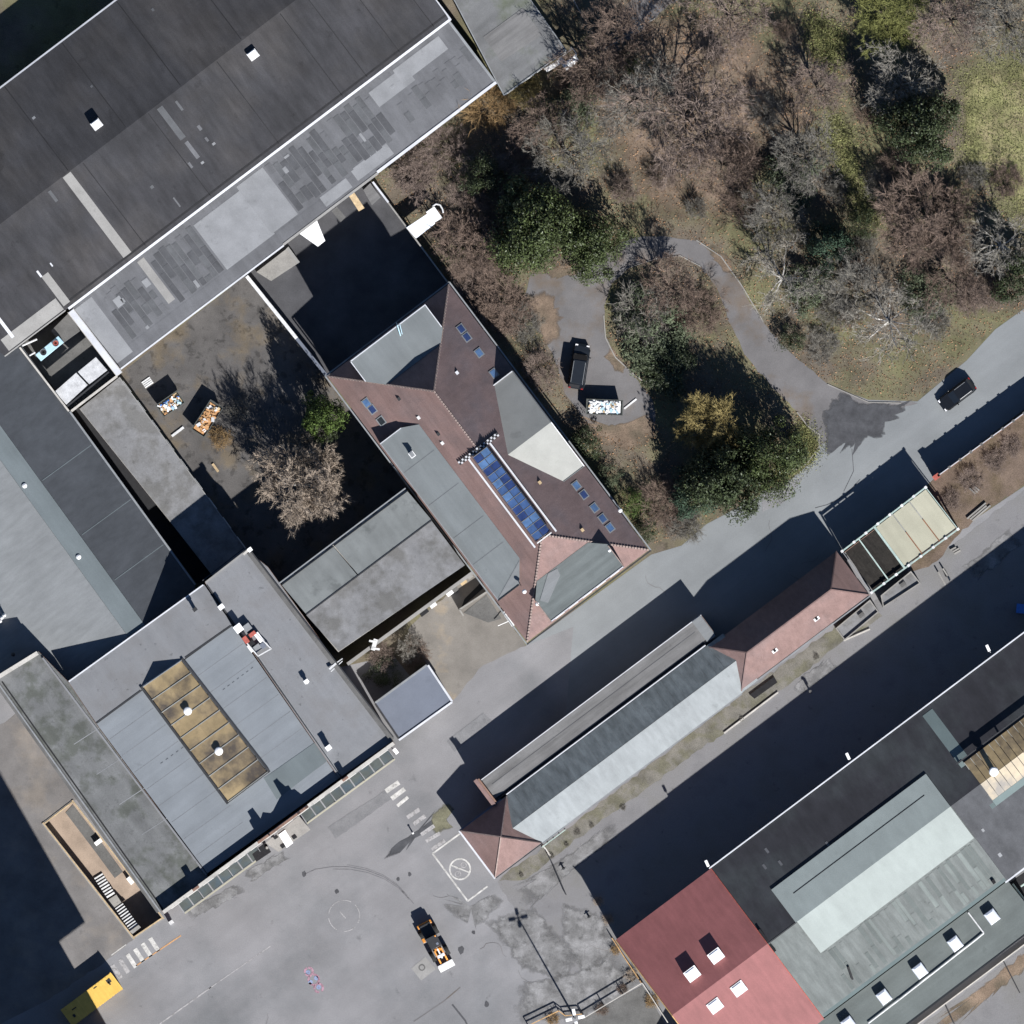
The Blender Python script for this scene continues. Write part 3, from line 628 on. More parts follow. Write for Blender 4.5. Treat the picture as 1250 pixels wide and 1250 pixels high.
t = thing('white_pipe_arm', 'white pipe arm across the corner of the light well', 'pipe', 35, 418, 4.6)
b = MB(); b.tube(W(27,422,5.2), W(45,414,4.9), .12); b.tube(W(36,434,5.0), W(43,430,5.0), .1); b.build('arm', M['white_dirty'], t)

# ------------------------------------------------------------------ 3. gabled hall on the left with raised ridge band
gh = thing('gabled_hall', 'long left hall with dark north-east slope and pale south-west slope', 'hall', 60, 640); gh['_c'] = W(20, 620)
# local frame: a along the hall (down-right), b across towards the left
def gp(a, bb, z): return (25+.587*a-.81*bb, 420+.81*a+.587*bb, z)
BE, BR_ = 4.7, 9.0
A0, A1 = -20, 420
b = MB(); b.prism([gp(A0,1,0)[:2], gp(A1-55,1,0)[:2], gp(A1,60,0)[:2], gp(A1-80,180,0)[:2], gp(300,200,0)[:2], gp(290,290,0)[:2], gp(A0,290,0)[:2]], 0, 1.4); b.build('wall', M['brick'], gh)
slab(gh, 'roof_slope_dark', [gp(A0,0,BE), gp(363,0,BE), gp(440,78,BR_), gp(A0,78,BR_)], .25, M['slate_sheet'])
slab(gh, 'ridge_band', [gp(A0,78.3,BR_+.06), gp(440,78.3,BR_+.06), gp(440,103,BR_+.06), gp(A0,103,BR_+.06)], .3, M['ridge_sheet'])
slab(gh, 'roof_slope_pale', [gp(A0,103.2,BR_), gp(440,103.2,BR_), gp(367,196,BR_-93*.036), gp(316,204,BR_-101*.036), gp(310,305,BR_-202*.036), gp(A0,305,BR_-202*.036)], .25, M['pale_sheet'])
slab(gh, 'eave_trim', [gp(102,-1.5,BE+.02), gp(363,-1.5,BE+.02), gp(363,.8,BE+.06), gp(102,.8,BE+.06)], .2, M['metal_grey'])
for a in (150, 232, 300):
    slab(gh, 'sheet_joint', [gp(a,2,BE+.11+.0), gp(a+1,2,BE+.11), gp(a+1,76,BR_+.0-.07), gp(a,76,BR_-.07)], .03, M['ridge_sheet'])
for (x, y, k) in ((30,593,'upper'),(96,680,'lower')):
    t = thing('roof_vent', 'small white mushroom vent on the left hall, the %s of two by the ridge band' % k, 'vent', x, y, BR_-.3, 'mushroom vents of the left hall')
    b = MB(); b.lathe(W(x,y,BR_-.35), [(.14,0),(.14,.5)], 10); b.build('pipe', M['metal_grey'], t)
    b = MB(); b.lathe(W(x,y,BR_+.1), [(.3,0),(.3,.14),(.1,.26)], 14); b.build('cap', M['white'], t, smooth=False)
for (x, y, nm, lb) in ((2,754,'roof_vent','cluster of pale vents at the left edge of the pale roof slope'),(16,799,'roof_vent','dark stub vent near the white parapet at the left edge')):
    t = thing(nm, lb, 'vent', x, y, 5.5)
    for k, (dx, dy) in enumerate(((0,0),(3,-3),(-2,4)) if x < 10 else ((0,0),)):
        b = MB(); b.lathe(W(x+dx,y+dy,5.2), [(.2,0),(.2,1.2 if x < 10 else 1.9),(.26,1.25 if x < 10 else 1.95),(.05,1.5 if x < 10 else 2.1)], 10); b.build('pipe', M['white_dirty' if x < 10 else 'metal_dark'], t)

# low mottled building right of it
lm = thing('low_mottled_building', 'low long building with mottled grey roof beside the inner courtyard', 'building', 175, 560); lm['_c'] = W(185,580)
poly = [(97,499),(146,460),(302,673),(252,711),(238,700),(192,600),(184,594),(181,597)]
poly = [(97,499),(146,460),(303,674),(262,706),(207,636)]
slab(lm, 'gap_shade', [(86,503,.05),(98,497,.05),(262,706,.05),(240,712,.05)], .03, M['bitumen_line'])  # black sheet stands in for the shade in the narrow gap
block(lm, poly, 2.6, M['mottled'], M['render'], (1.0,.1,M['flashing']), edges=(1,))
windows(lm, (146,460),(303,674),(1.6,),9,1.6,1.3)

# ------------------------------------------------------------------ 4. flat-roofed block, lower left
fb = thing('flat_roofed_block', 'large flat-roofed block with grey-blue membrane roof in the lower left', 'building', 270, 880); fb['_c'] = W(270, 880)
ZD = 9.2
MAIN = [(83,832),(249,713),(310,790),(413,948),(345,998),(252,1068),(117,883)]
b = MB(); b.prism([(85,832),(249,715),(404,948),(252,1062)], 0, ZD-.3); b.build('wall', M['brick'], fb)
slab(fb, 'roof_upper', [(83.5,832,ZD+.25),(249,713.5,ZD+.25),(283.5,762.5,ZD+.25),(117,882,ZD+.25)], .3, M['membrane_grey'])
slab(fb, 'roof_lower', [(117.5,883,ZD),(284,763.5,ZD),(413.5,950,ZD),(253,1066,ZD)], .3, M['membrane'])
slab(fb, 'membrane_patch', [(322,950,ZD+.04),(405,892,ZD+.04),(417,915,ZD+.04),(338,976,ZD+.04)], .03, M['ridge_sheet'])
M['seam'] = mat('membrane_seam', (.14,.147,.158), .15, .6, .1)
for k in range(1, 9):
    a = (117.5+(253-117.5)*k/9, 883+(1066-883)*k/9); c = (284+(413.5-284)*k/9, 763.5+(950-763.5)*k/9)
    for (f0, f1) in ((.01,.33 if k < 5 else .36),(.66,.99)): strip(fb, 'membrane_seam', (a[0]+(c[0]-a[0])*f0, a[1]+(c[1]-a[1])*f0), (a[0]+(c[0]-a[0])*f1, a[1]+(c[1]-a[1])*f1), .7, ZD-.002, ZD+.008, M['seam'])
# dark strips along the step between the two levels
for (a, c) in (((118,882.5),(172,843)),((226,803),(282,764))): strip(fb, 'step_dark_strip', a, c, 2.2, ZD, ZD+.3, M['metal_dark'])
strip(fb, 'eave_trim', (84,832), (248,714), 1.6, ZD+.25, ZD+.33, M['zinc_white'])
for (a, c) in (((196,932),(240,900)),((272,842),(312,812))):
    n = 7
    for k in range(n):
        f0, f1 = k/n, (k+.45)/n
        strip(fb, 'seam_mark', (a[0]+(c[0]-a[0])*f0, a[1]+(c[1]-a[1])*f0), (a[0]+(c[0]-a[0])*f1, a[1]+(c[1]-a[1])*f1), .8, ZD+.001, ZD+.02, M['slate_sheet'])
# north-east wing of the block, a little higher
ZW = 9.5
wing = [(250,711),(301,671),(327,692),(480,904),(414,950)]
block(fb, wing, ZW, M['membrane_grey'], M['brick'], roofname='wing_roof', wallname='wing_wall')
strip(fb, 'wing_parapet', (304,674), (479,903), 6.5, ZW-.01, ZW+.4, M['concrete_dark']); strip(fb, 'wing_parapet_cap', (307.2,674), (480,899.5), 1.6, ZW+.4, ZW+.5, M['metal_dark'])
strip(fb, 'wing_edge', (251,711), (301,672), 2.2, ZW-.01, ZW+.3, M['flashing']); strip(fb, 'wing_gutter', (247,709), (298,669), 1.2, ZW-.3, ZW-.1, M['metal_dark'])
strip(fb, 'valley_gutter', (252.5,714), (416.5,948), 2.0, ZW-.01, ZW+.04, M['metal_dark'])
strip(fb, 'gutter_trim', (306,787), (415,945), .8, ZW-.01, ZW+.10, M['metal_grey'])
# mottled side roof
ZS = 8.9
side = [(-6,830),(47,795),(84,833),(117,883),(254,1070),(197,1113)]
block(fb, side, ZS, M['mottled_green'], M['brick'], roofname='side_roof', wallname='side_wall')
strip(fb, 'side_parapet', (-6,829), (46,797), 5, ZS-.01, ZS+.7, M['wall_pale'])
strip(fb, 'side_parapet', (-4,834), (194,1113), 6, ZS-.01, ZS+.35, M['concrete_dark']); strip(fb, 'side_coping', (-2,834.5), (195.5,1113), 1.6, ZS+.35, ZS+.42, M['metal_grey']); strip(fb, 'side_gutter', (2.5,832), (199,1110), 1.8, ZS-.01, ZS+.05, M['black'])
strip(fb, 'side_kerb', (52,803), (252,1068), 2.2, ZS-.01, ZD+.05, M['membrane_grey'])
for k in range(4): strip(fb, 'roof_lap', Q((95,905),-6+k*0,k*46), Q((95,905),54,k*46+4), .9, ZS+.001, ZS+.03, M['felt_pale'])
# street front parapet with stepped gables
F0, F1 = (481,907), (199,1114)
def fx(s): return (F0[0]+(F1[0]-F0[0])*s, F0[1]+(F1[1]-F0[1])*s)
strip(fb, 'front_parapet', fx(0), fx(1), 3.5, 0, ZW+.85, M['brick']); strip(fb, 'front_coping', fx(.001), fx(.999), 4.4, ZW+.85, ZW+.95, M['wall_pale'])
def gable(s0, prof):
    """prof: list of (offset along the front in map units, height above the coping)"""
    b = MB(); dx, dy = (F1[0]-F0[0]), (F1[1]-F0[1]); L = math.hypot(dx, dy); dx, dy = dx/L, dy/L
    for i in range(len(prof)-1):
        (o0, h0), (o1, h1) = prof[i], prof[i+1]
        a = (fx(s0)[0]+dx*o0, fx(s0)[1]+dy*o0); c = (fx(s0)[0]+dx*o1, fx(s0)[1]+dy*o1)
        p = bar_px(a, c, 3.0); zz = ZW+.95
        b.solid([W(*p[0], zz+h0), W(*p[1], zz+h1), W(*p[2], zz+h1), W(*p[3], zz+h0)], 0, bottom=zz)
    b.build('stepped_gable', M['brick'], fb)
gable(.372, [(0,0.05),(4,.9),(8,1.0),(8.1,1.6),(12,1.7),(16,2.7),(16.1,2.9),(22,2.9),(22.1,1.2),(40,.4),(44,.35),(52,.9),(58,.5),(60,1.9),(68,1.9),(68.1,1.1),(72,1.0),(72.1,.05),(76,.05)])
gable(.20, [(0,.9),(7,.9),(7.1,.05),(8,.05)]); gable(.845, [(0,1.0),(8,1.0),(8.1,.05),(9,.05)])
windows(fb, tuple(np.add(fx(.02),(1.1,1.5))), tuple(np.add(fx(.98),(1.1,1.5))), (2.0,6.4), 14, 1.5, 1.9)
# street canopy of glass panes
def canopy(nm, s0, s1, n):
    t = thing('glass_canopy', nm, 'canopy', *fx((s0+s1)/2), 3.0)
    for k in range(n):
        a, c = fx(s0+(s1-s0)*(k+.06)/n), fx(s0+(s1-s0)*(k+.94)/n)
        o0, o1 = (1.5,2.2), (8.5,12.0)
        slab(t, 'pane', [(a[0]+o0[0],a[1]+o0[1],3.5),(c[0]+o0[0],c[1]+o0[1],3.5),(c[0]+o1[0],c[1]+o1[1],3.2),(a[0]+o1[0],a[1]+o1[1],3.2)], .03, M['glass_green'])
    a, c = fx(s0), fx(s1)
    rail(t, 'front_beam', (a[0]+9.6,a[1]+13.4), (c[0]+9.6,c[1]+13.4), 3.2, 3.2, 1.8, .25, M['cream_sheet']); rail(t, 'wall_beam', (a[0]+1.2,a[1]+2.0), (c[0]+1.2,c[1]+2.0), 3.5, 3.5, 1.0, .15, M['metal_grey'])
    for k in range(n+1):
        p = fx(s0+(s1-s0)*k/n); rail(t, 'rafter', (p[0]+1.5,p[1]+2.2), (p[0]+9.2,p[1]+13), 3.52, 3.22, .6, .1, M['metal_grey'])
    for k in range(0, n+1, 3):
        p = fx(s0+(s1-s0)*min(k/n,.98)+.004); b = MB(); b.tube(W(p[0]+9.6,p[1]+13.4,0), W(p[0]+9.6,p[1]+13.4,3.1), .07); b.build('post', M['metal_grey'], t)
canopy('glass canopy along the street front between the end post and the entrance porch', .03, .41, 9)
canopy('narrower glass canopy on the street front left of the entrance porch', .60, .94, 8)
por = thing('entrance_porch', 'white-roofed entrance porch with dark openings on the street front', 'porch', 342, 1022)
slab(por, 'porch_roof', [(324,1029,4.0),(365,996,4.0),(379,1013,3.9),(340,1040,3.9)], .25, M['concrete'])
slab(por, 'roof_panel', [(340,1019,4.14),(348,1013,4.14),(358,1029,4.10),(350,1035,4.10)], .12, M['white'])
for p in ((336,1022),(359,1022),(345,1033)): slab(por, 'roof_opening', [(p[0]-3,p[1],4.07),(p[0]+1.5,p[1]-3,4.07),(p[0]+4,p[1],4.06),(p[0]-.5,p[1]+3,4.06)], .04, M['black'])
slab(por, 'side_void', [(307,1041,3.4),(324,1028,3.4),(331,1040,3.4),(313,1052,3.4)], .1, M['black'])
for p in ((326,1035),(342,1037),(375,1012)): b = MB(); b.bar(W(p[0],p[1],0), W(p[0],p[1],3.7), .3); b.build('post', M['concrete'], por)
t = thing('corner_sign', 'white bracket lamp on the corner where the street canopy ends', 'lamp', 482, 917)
b = MB(); b.tube(W(483,921,0), W(483,921,3.9), .06); b.build('post', M['metal_grey'], t)
b = MB(); b.box(W(483,917,3.95), .75, .45, .12, -.9); b.build('head', M['white'], t)

# lantern skylight of brown glass
sk = thing('lantern_skylight', 'long gabled skylight of brown tinted panes on the grey-blue flat roof', 'skylight', 250, 890, ZD)
SKA, SKB, SKC, SKD = (174,839), (222,806), (327,942), (278,979)
def skp(s, t_, z): return ((SKA[0]*(1-s)+SKB[0]*s)*(1-t_)+(SKD[0]*(1-s)+SKC[0]*s)*t_, (SKA[1]*(1-s)+SKB[1]*s)*(1-t_)+(SKD[1]*(1-s)+SKC[1]*s)*t_, z)
def skz(s): return ZD+.35+(1.35*s/.46 if s < .46 else 1.35*(1-s)/.54)
NP = 9
for k in range(NP):
    t0, t1 = (k+.03)/NP, (k+.97)/NP
    for (s0, s1) in ((.02,.46),(.46,.98)):
        slab(sk, 'pane', [skp(s0,t0,skz(s0)), skp(s1,t0,skz(s1)), skp(s1,t1,skz(s1)), skp(s0,t1,skz(s0))], .03, M['glass_brown'])
for k in range(NP+1):
    for (s0, s1) in ((.0,.46),(.46,1.0)):
        p, q = skp(s0, k/NP, skz(s0)+.05), skp(s1, k/NP, skz(s1)+.05); b = MB(); b.bar(W(*p), W(*q), .1, .1); b.build('glazing_bar', M['beige_sheet'], sk)
for (s, m) in ((-.02,'metal_dark'),(1.02,'metal_dark')):
    b = MB(); b.bar(W(*skp(s,-.01,ZD+.25)), W(*skp(s,1.01,ZD+.25)), .3, .6); b.build('kerb', M[m], sk)
for t_ in (-.008, 1.008):
    b = MB(); g = [skp(0,t_,ZD), skp(1,t_,ZD), skp(1,t_,ZD+.38), skp(.46,t_,ZD+1.72), skp(0,t_,ZD+.38)]
    d_ = (Vector(W(*skp(0,1,0)))-Vector(W(*skp(0,0,0)))).normalized()*.12
    f = [Vector(W(*p)) for p in g]; b.face(f); b.face([p+d_ for p in reversed(f)])
    for i in range(5): b.face([f[i], f[(i+1) % 5], f[(i+1) % 5]+d_, f[i]+d_])
    b.build('end_gable', M['zinc_white' if t_ < 0 else 'metal_grey'], sk)
for (x, y, k) in ((229,868,'upper'),(267,917,'lower')):
    t = thing('skylight_vent', 'round white ventilator rising from the brown skylight, the %s one' % k, 'ventilator', x, y, ZD+1.2, 'ventilators of the brown skylight')
    b = MB(); b.lathe(W(x,y,ZD+.9), [(.28,0),(.28,1.3)], 14); b.build('pipe', M['metal_grey'], t)
    b = MB(); b.lathe(W(x,y,ZD+2.1), [(.5,0),(.52,.18),(.42,.3),(.2,.4)], 18); b.build('cap', M['white'], t)
# plant on the wing roof
pl = thing('roof_plant', 'jumble of red and white ventilation plant on the block roof', 'ventilation plant', 308, 776, ZW)
def pbox(t, nm, cx, cy, lu, lv, z0, z1, m, ang=UA):
    b = MB(); b.box(W(cx, cy, (z0+z1)/2), lu*S, lv*S, z1-z0, ang); return b.build(nm, M[m], t, bevel=.03)
PA = R(-54)
pbox(pl,'fan_housing',291,767,10,10,ZW,ZW+1.6,'white',UA); pbox(pl,'duct',302,766,9,9,ZW,ZW+1.0,'metal_grey',UA); pbox(pl,'red_duct',308,774,9,5,ZW,ZW+1.3,'red_obj',UA)
pbox(pl,'red_duct',300,781,6,9,ZW,ZW+1.1,'red_obj',UA); pbox(pl,'white_panel',316,778,6,13,ZW+.3,ZW+.9,'white',UA); pbox(pl,'blue_panel',321,788,6,7,ZW+.2,ZW+.8,'blue_roof',UA)
pbox(pl,'grey_box',314,791,10,8,ZW,ZW+.5,'metal_grey',UA); pbox(pl,'dark_box',307,785,7,6,ZW,ZW+.8,'black',UA); pbox(pl,'tray',305,792,3,10,ZW,ZW+.6,'white_dirty',UA)
b = MB()
for (a, c) in (((311,772),(331,792)),((331,792),(315,801)),((315,801),(297,780))): b.bar(W(a[0],a[1],ZW+.95), W(c[0],c[1],ZW+.95), .14)
for p in ((311,772),(331,792),(315,801),(297,780)): b.bar(W(p[0],p[1],ZW), W(p[0],p[1],ZW+.95), .1)
b.build('railing', M['white_dirty'], pl)
for (x, y, s_, h, m, lb) in ((270,741,4,1.4,'wall_pale','small pale chimney box near the top corner of the block'),(374,832,3.2,1.1,'white_dirty','small round vent in the middle of the block wing'),(238,744,3,1.6,'metal_grey','dark stub flue on the upper strip of the block roof'),(401,913,4,1.6,'white','white boxed vent beside the long valley gutter near the street front')):
    zb = ZW if x > 245 else ZD+.25
    t = thing('roof_vent', lb, 'vent', x, y, zb)
    b = MB()
    if m in ('wall_pale','white'): b.box(W(x,y,zb+h/2-.05), s_*S*1.6, s_*S*1.3, h, UA)
    else: b.lathe(W(x,y,zb-.05), [(s_*S*.7,0),(s_*S*.7,h-.3),(s_*S,h-.3),(s_*S,h)], 12)
    b.build('shaft', M[m], t)
    b = MB(); b.box(W(x,y,zb+h), s_*S*1.8, s_*S*1.5, .08, UA); b.build('cap', M['white' if m != 'metal_grey' else 'metal_dark'], t)
t = thing('wall_bracket', 'white metal bracket over the passage beside the block', 'bracket', 408, 812, 8)
b = MB(); b.bar(W(402,817,ZW+.5), W(411,809,ZW+.3), .25); b.bar(W(411,809,ZW+.3), W(418,804,ZW+.1), .12); b.bar(W(404,820,ZW+.4), W(418,807,ZW+.1), .1); b.build('arm', M['white_dirty'], t)
t = thing('corner_beacon', 'small white lamp at the top corner of the block wing', 'lamp', 306, 670, 8)
b = MB(); b.box(W(305,671,ZW+.3), .55, .5, .5, UA); b.build('housing', M['white'], t); b = MB(); b.bar(W(297,677,ZW+.2), W(304,671,ZW+.2), .3); b.build('arm', M['wall_pale'], t)

# ------------------------------------------------------------------ 5. link building, kiosk, garden walls
lk = thing('link_building', 'low building with metal strip and stained flat roof left of the tiled house', 'building', 455, 700); lk['_c'] = W(455,700)
b = MB(); b.prism([(343,713),(496,598),(567,690),(413,796)], 0, 9.7); b.build('wall', M['render'], lk)
for (a0, a1) in ((0,.41),(.417,1.0)):
    def lp(f, g, z): return (343+(496-343)*f+g*31, 713+(598-713)*f+g*37, z)
    slab(lk, 'metal_roof_panel', [lp(a0,0,9.82),lp(a1,0,9.82),lp(a1,1,10.35),lp(a0,1,10.35)], .2, M['metal_green'])
strip(lk, 'gutter', (341,712), (495,596), 1.6, 9.6, 9.92, M['metal_grey']); strip(lk, 'gutter_trim', (343.5,714.5), (498,599), .9, 9.86, 10.0, M['black'])
slab(lk, 'flat_roof', [(374,751,10.0),(527,636,10.0),(567.5,690,10.0),(413.5,795,10.0)], .35, M['mottled'])
strip(lk, 'ridge_trim', (374,750), (527,635), 1.3, 9.98, 10.42, M['metal_dark'])
windows(lk, (343,713),(496,598),(1.8,5.6),8,1.6,1.4)
t = thing('garden_wall', 'long pale wall between the stained flat roof and the sandy yard', 'wall', 500, 750)
strip(t, 'wall', (424,811), (577,699), 3.4, 0, 4.6, M['wall_pale']); strip(t, 'coping', (424,811), (577,699), 4.2, 4.6, 4.7, M['flashing'])
t = thing('wall_bracket', 'white bracket fixed across the pale garden wall', 'bracket', 457, 787, 4.6)
b = MB(); b.box(W(457,787,4.9), .5, 1.4, .3, R(-15)); b.box(W(455,783,5.0), .9, .25, .2, R(-10)); b.box(W(459,792,5.0), .9, .25, .2, R(-10)); b.build('bracket', M['white_dirty'], t)
ks = thing('flat_kiosk', 'small blue-grey flat roof with white rim beside the street front', 'kiosk', 505, 858); ks['_c'] = W(505,858)
poly = [(457,858),(522,811),(552,856),(487,903)]
block(ks, poly, 3.6, M['blue_roof'], M['render'])
for (a, c, m) in (((522.5,812),(552,856.5),'zinc_white'),((552,857),(487,903.5),'zinc_white'),((458,858),(521,812),'metal_grey'),((458,859),(487,902),'metal_dark')): strip(ks, 'rim', a, c, 2.4, 3.55, 3.78+(.01 if m == 'zinc_white' else 0), M[m])
windows(ks, (552,856),(487,903),(1.9,),3,1.6,1.6)
t = thing('yard_bay', 'concrete bay wall by the dark opening beside the tiled house', 'bay', 575, 722)
for (a, c) in (((561,744),(595,722)),((561,744),(566,752))): strip(t, 'bay_wall', a, c, 2.0, 0, 1.8, M['concrete'])
slab(t, 'pit_dark', [(563,742,.05),(567,731,.05),(586,712,.05),(590,718,.05)], .03, M['black']); slab(t, 'ramp', [(566,748,.06),(594,726,.06),(612,755,.06),(596,760,.06)], .04, M['concrete_dark'])  # flat black sheet stands in for the darkness of a pit
rngc = random.Random(5)
for k, (x, y, l, w, h, m, lb) in enumerate(((518,748,11,4,.9,'black','black grated bin at the left end of the row by the pale wall'),(529,739,8,4,.5,'white_dirty','whitish board lying near the middle of the row by the pale wall'),(549,724,8,5,.9,'white','white chest in the clutter by the pale wall'),(556,720,6,4,1.0,'concrete_dark','dark crate next to the white chest by the pale wall'),(566,711,8,4,.8,'wood','wooden crate near the house end of the pale wall'),(574,704,6,4,.8,'concrete','grey crate at the house end of the pale wall'))):
    t = thing('storage_box', lb, 'box', x, y, 0, 'clutter along the pale wall')
    b = MB(); b.box(W(x,y,h/2), l*S, w*S, h, UA); b.build('body', M[m], t, bevel=.03)
    b = MB(); b.box(W(x,y,h+.03), l*S+.05, w*S+.05, .06, UA); b.build('lid', M[m], t)
t = thing('clothes_rack', 'white T-shaped rack standing in the sandy yard by the house corner', 'rack', 625, 757)
b = MB(); b.bar(W(625,752,1.6), W(627,764,1.6), .15); b.bar(W(626,758,0), W(626,758,1.6), .1); b.bar(W(608,764,.9), W(624,757,1.5), .08); b.build('frame', M['white'], t)
t = thing('yard_bench', 'pale wall-side bench by the tiled house', 'bench', 618, 754)
slab(t, 'seat', [(613,748,.5),(616,746,.5),(628,763,.5),(625,765,.5)], .1, M['white_dirty']); b = MB(); b.bar(W(616,750,0), W(616,750,.4), .2); b.bar(W(624,762,0), W(624,762,.4), .2); b.build('legs', M['concrete'], t)
# courtyard walls
t = thing('courtyard_wall', 'pale rendered wall dividing the two courtyards below the hall', 'wall', 350, 398)
strip(t, 'wall', (301,337), (399,459), 3.4, 0, 2.6, M['wall_pale']); strip(t, 'coping', (301,337), (362,413), 4.2, 2.6, 2.72, M['white_dirty']); strip(t, 'blue_coping', (362,413), (399,459), 4.0, 2.6, 2.71, M['blue_roof'])
t = thing('boundary_wall', 'thin wall between the dark courtyard and the park', 'wall', 500, 285)
strip(t, 'wall', (455,222), (546,344), 1.8, 0, 2.4, M['concrete']); strip(t, 'coping', (455,222), (474,247), 2.4, 2.4, 2.5, M['zinc_white'])
t = thing('bin_shelter', 'white and pale blue shelter with a hoop end beside the dark courtyard', 'shelter', 518, 271)
slab(t, 'roof', [(496,278,2.6),(526,258,2.6),(531,273,2.5),(508,291,2.5)], .1, M['opal']); slab(t, 'roof_white', [(520,259,2.75),(530,252,2.75),(540,266,2.7),(530,272,2.7)], .1, M['white'])
for p in ((499,279),(526,261),(529,271),(509,288)): b = MB(); b.bar(W(p[0],p[1],0), W(p[0],p[1],2.5), .1); b.build('post', M['metal_grey'], t)
b = MB(); pts = [(528,252),(532,249),(537,250),(540,255),(541,260)]
for i in range(4): b.tube(W(*pts[i],2.6), W(*pts[i+1],2.6), .1)
b.build('hoop', M['white_dirty'], t)
t = thing('loading_dock', 'concrete loading dock block against the hall in the dark courtyard', 'loading dock', 338, 322)
b = MB(); b.prism([(313,332),(352,302),(366,320),(331,343)], 0, 1.2); b.build('platform', M['concrete'], t)
b = MB(); b.prism([(349,304),(352,301),(366,320),(363,322)], 1.2, 1.28); b.build('edge', M['flashing'], t)
t = thing('white_canopy', 'bright white tapered canopy reaching out from the hall wall', 'canopy', 380, 285)
slab(t, 'sail', [(364,284,3.7),(386,267,3.7),(397,294,3.5),(388,301,3.4)], .06, M['white'])
for p in ((389,299),(396,294)): b = MB(); b.bar(W(p[0],p[1],0), W(p[0],p[1],3.4), .08); b.build('post', M['metal_grey'], t)
t = thing('dock_or_sunlit_slab', 'cream slab standing for a sunlit patch between shadows by the hall wall', 'ramp', 436, 247)  # added slab, its cream colour stands in for sunlight between two shadows
slab(t, 'ramp', [(425,238,4.0),(431,233,4.0),(445,254,3.7),(438,258,3.7)], .15, M['wood']); b = MB(); b.bar(W(441,255,0), W(441,255,3.6), .12); b.build('post', M['metal_grey'], t)  # cream slab stands in for the sunlit patch
t = thing('dock_or_sunlit_slab', 'grey ramp slab right of the white canopy', 'ramp', 414, 261)
slab(t, 'ramp', [(405,258,3.2),(411,252,3.2),(422,265,2.9),(416,271,2.9)], .15, M['concrete_dark']); b = MB(); b.bar(W(418,267,0), W(418,267,2.8), .12); b.build('post', M['metal_grey'], t)
t = thing('dock_shed', 'small flat grey shed in the corner of hall and boundary wall', 'shed', 455, 240)
b = MB(); b.prism([(444,232),(452,224),(464,241),(454,250)], 0, 2.2); b.build('body', M['concrete'], t); b = MB(); b.prism([(443.5,232),(452,223.5),(464.6,241),(454,250.6)], 2.2, 2.3); b.build('roof', M['old_felt'], t)

# ------------------------------------------------------------------ 6. tiled house
hs = thing('tiled_house', 'big hipped brown-tiled house with grey dormers and blue ridge skylight', 'house', 596, 566); hs['_c'] = W(596,566)
HN, HE, HS_, HW = (548,347), (792,672), (642,785), (400,460)
ZE, TP = 7.0, .95
ex = Vector((.6,.8)); ey = Vector((-.797,.604))          # e along the long side, d inwards from the NE eave
LEN, WID = 405.0, 186.0
def hxy(e, d): return (HN[0]+.602*e-.797*d, HN[1]+.801*e+.604*d)
def hz(e, d): return ZE+S*TP*max(0, min(e, LEN-e, d, WID-d))
def hpt(e, d, dz=0): x, y = hxy(e, d); return (x, y, hz(e, d)+dz)
b = MB(); b.prism([hxy(4,4), hxy(LEN-4,4), hxy(LEN-4,WID-4), hxy(4,WID-4)], 0, ZE-.05); b.build('wall', M['render'], hs)
h2 = WID/2
M['tile_dark'] = mat('darker_clay_tile', (.118,.086,.086), .16, .25, .16, streak=('u',.10,1.6), col2=(.10,.08,.085), c2=(.45,.65,.22), stain=(.25,1.5,.66))  # darker tile tone, used on the north-east slope alone
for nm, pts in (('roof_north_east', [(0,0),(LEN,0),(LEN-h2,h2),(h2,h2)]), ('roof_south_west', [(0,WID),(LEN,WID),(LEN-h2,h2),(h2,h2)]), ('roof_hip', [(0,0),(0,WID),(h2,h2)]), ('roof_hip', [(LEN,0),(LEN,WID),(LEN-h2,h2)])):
    slab(hs, nm, [hpt(*p) for p in pts], .25, M['tile_dark' if nm == 'roof_north_east' else 'tile'])
def ridge(a, c, n, m1, nm='ridge_cap', w=.34):
    b = MB()
    for i in range(n):
        f0, f1 = (i+.06)/n, (i+.84)/n
        p = [a[j]+(c[j]-a[j])*f0 for j in range(3)]; q = [a[j]+(c[j]-a[j])*f1 for j in range(3)]
        b.bar(W(*p), W(*q), w, .16)
    b.build(nm, M[m1], hs)
for (p, q, n) in (((0,0),(h2,h2),36),((0,WID),(h2,h2),36),((LEN,0),(LEN-h2,h2),36),((LEN,WID),(LEN-h2,h2),36),((h2,h2),(186,h2),26)):
    ridge(hpt(*p, .06), hpt(*q, .06), n, 'ridge_tile', w=.2)
for (p, q) in (((-2,-2),(LEN+2,-2)),((-2,WID+2),(LEN+2,WID+2))):
    a, c = hxy(*p), hxy(*q); rail(hs, 'gutter', a, c, ZE-.12, ZE-.12, 1.7, .14, M['metal_grey'])
for (p, q) in (((-2,-2),(-2,WID+2)),((LEN+2,-2),(LEN+2,WID+2))):
    a, c = hxy(*p), hxy(*q); rail(hs, 'gutter', a, c, ZE-.12, ZE-.12, 1.7, .14, M['metal_grey' if p[0] < 0 else 'metal_dark'])
def flat_dormer(nm, pts, z, m, front, fm='zinc_white', tilt=0):
    """box dormer: pts (e,d) outline of its flat roof"""
    b = MB(); b.prism([hxy(*p) for p in pts], ZE-.3, z-.12); w = b.build(nm, M['render'], hs)
    b = MB(); b.solid([W(*hxy(*p), z) for p in [ (p[0], p[1]) for p in pts]], .12); r = b.build('dormer_roof', M[m], w)
    a, c = hxy(*front[0]), hxy(*front[1]); rail(hs, 'dormer_edge', a, c, z+.02, z+.02, 1.3, .16, M[fm], parent=w)
    return w
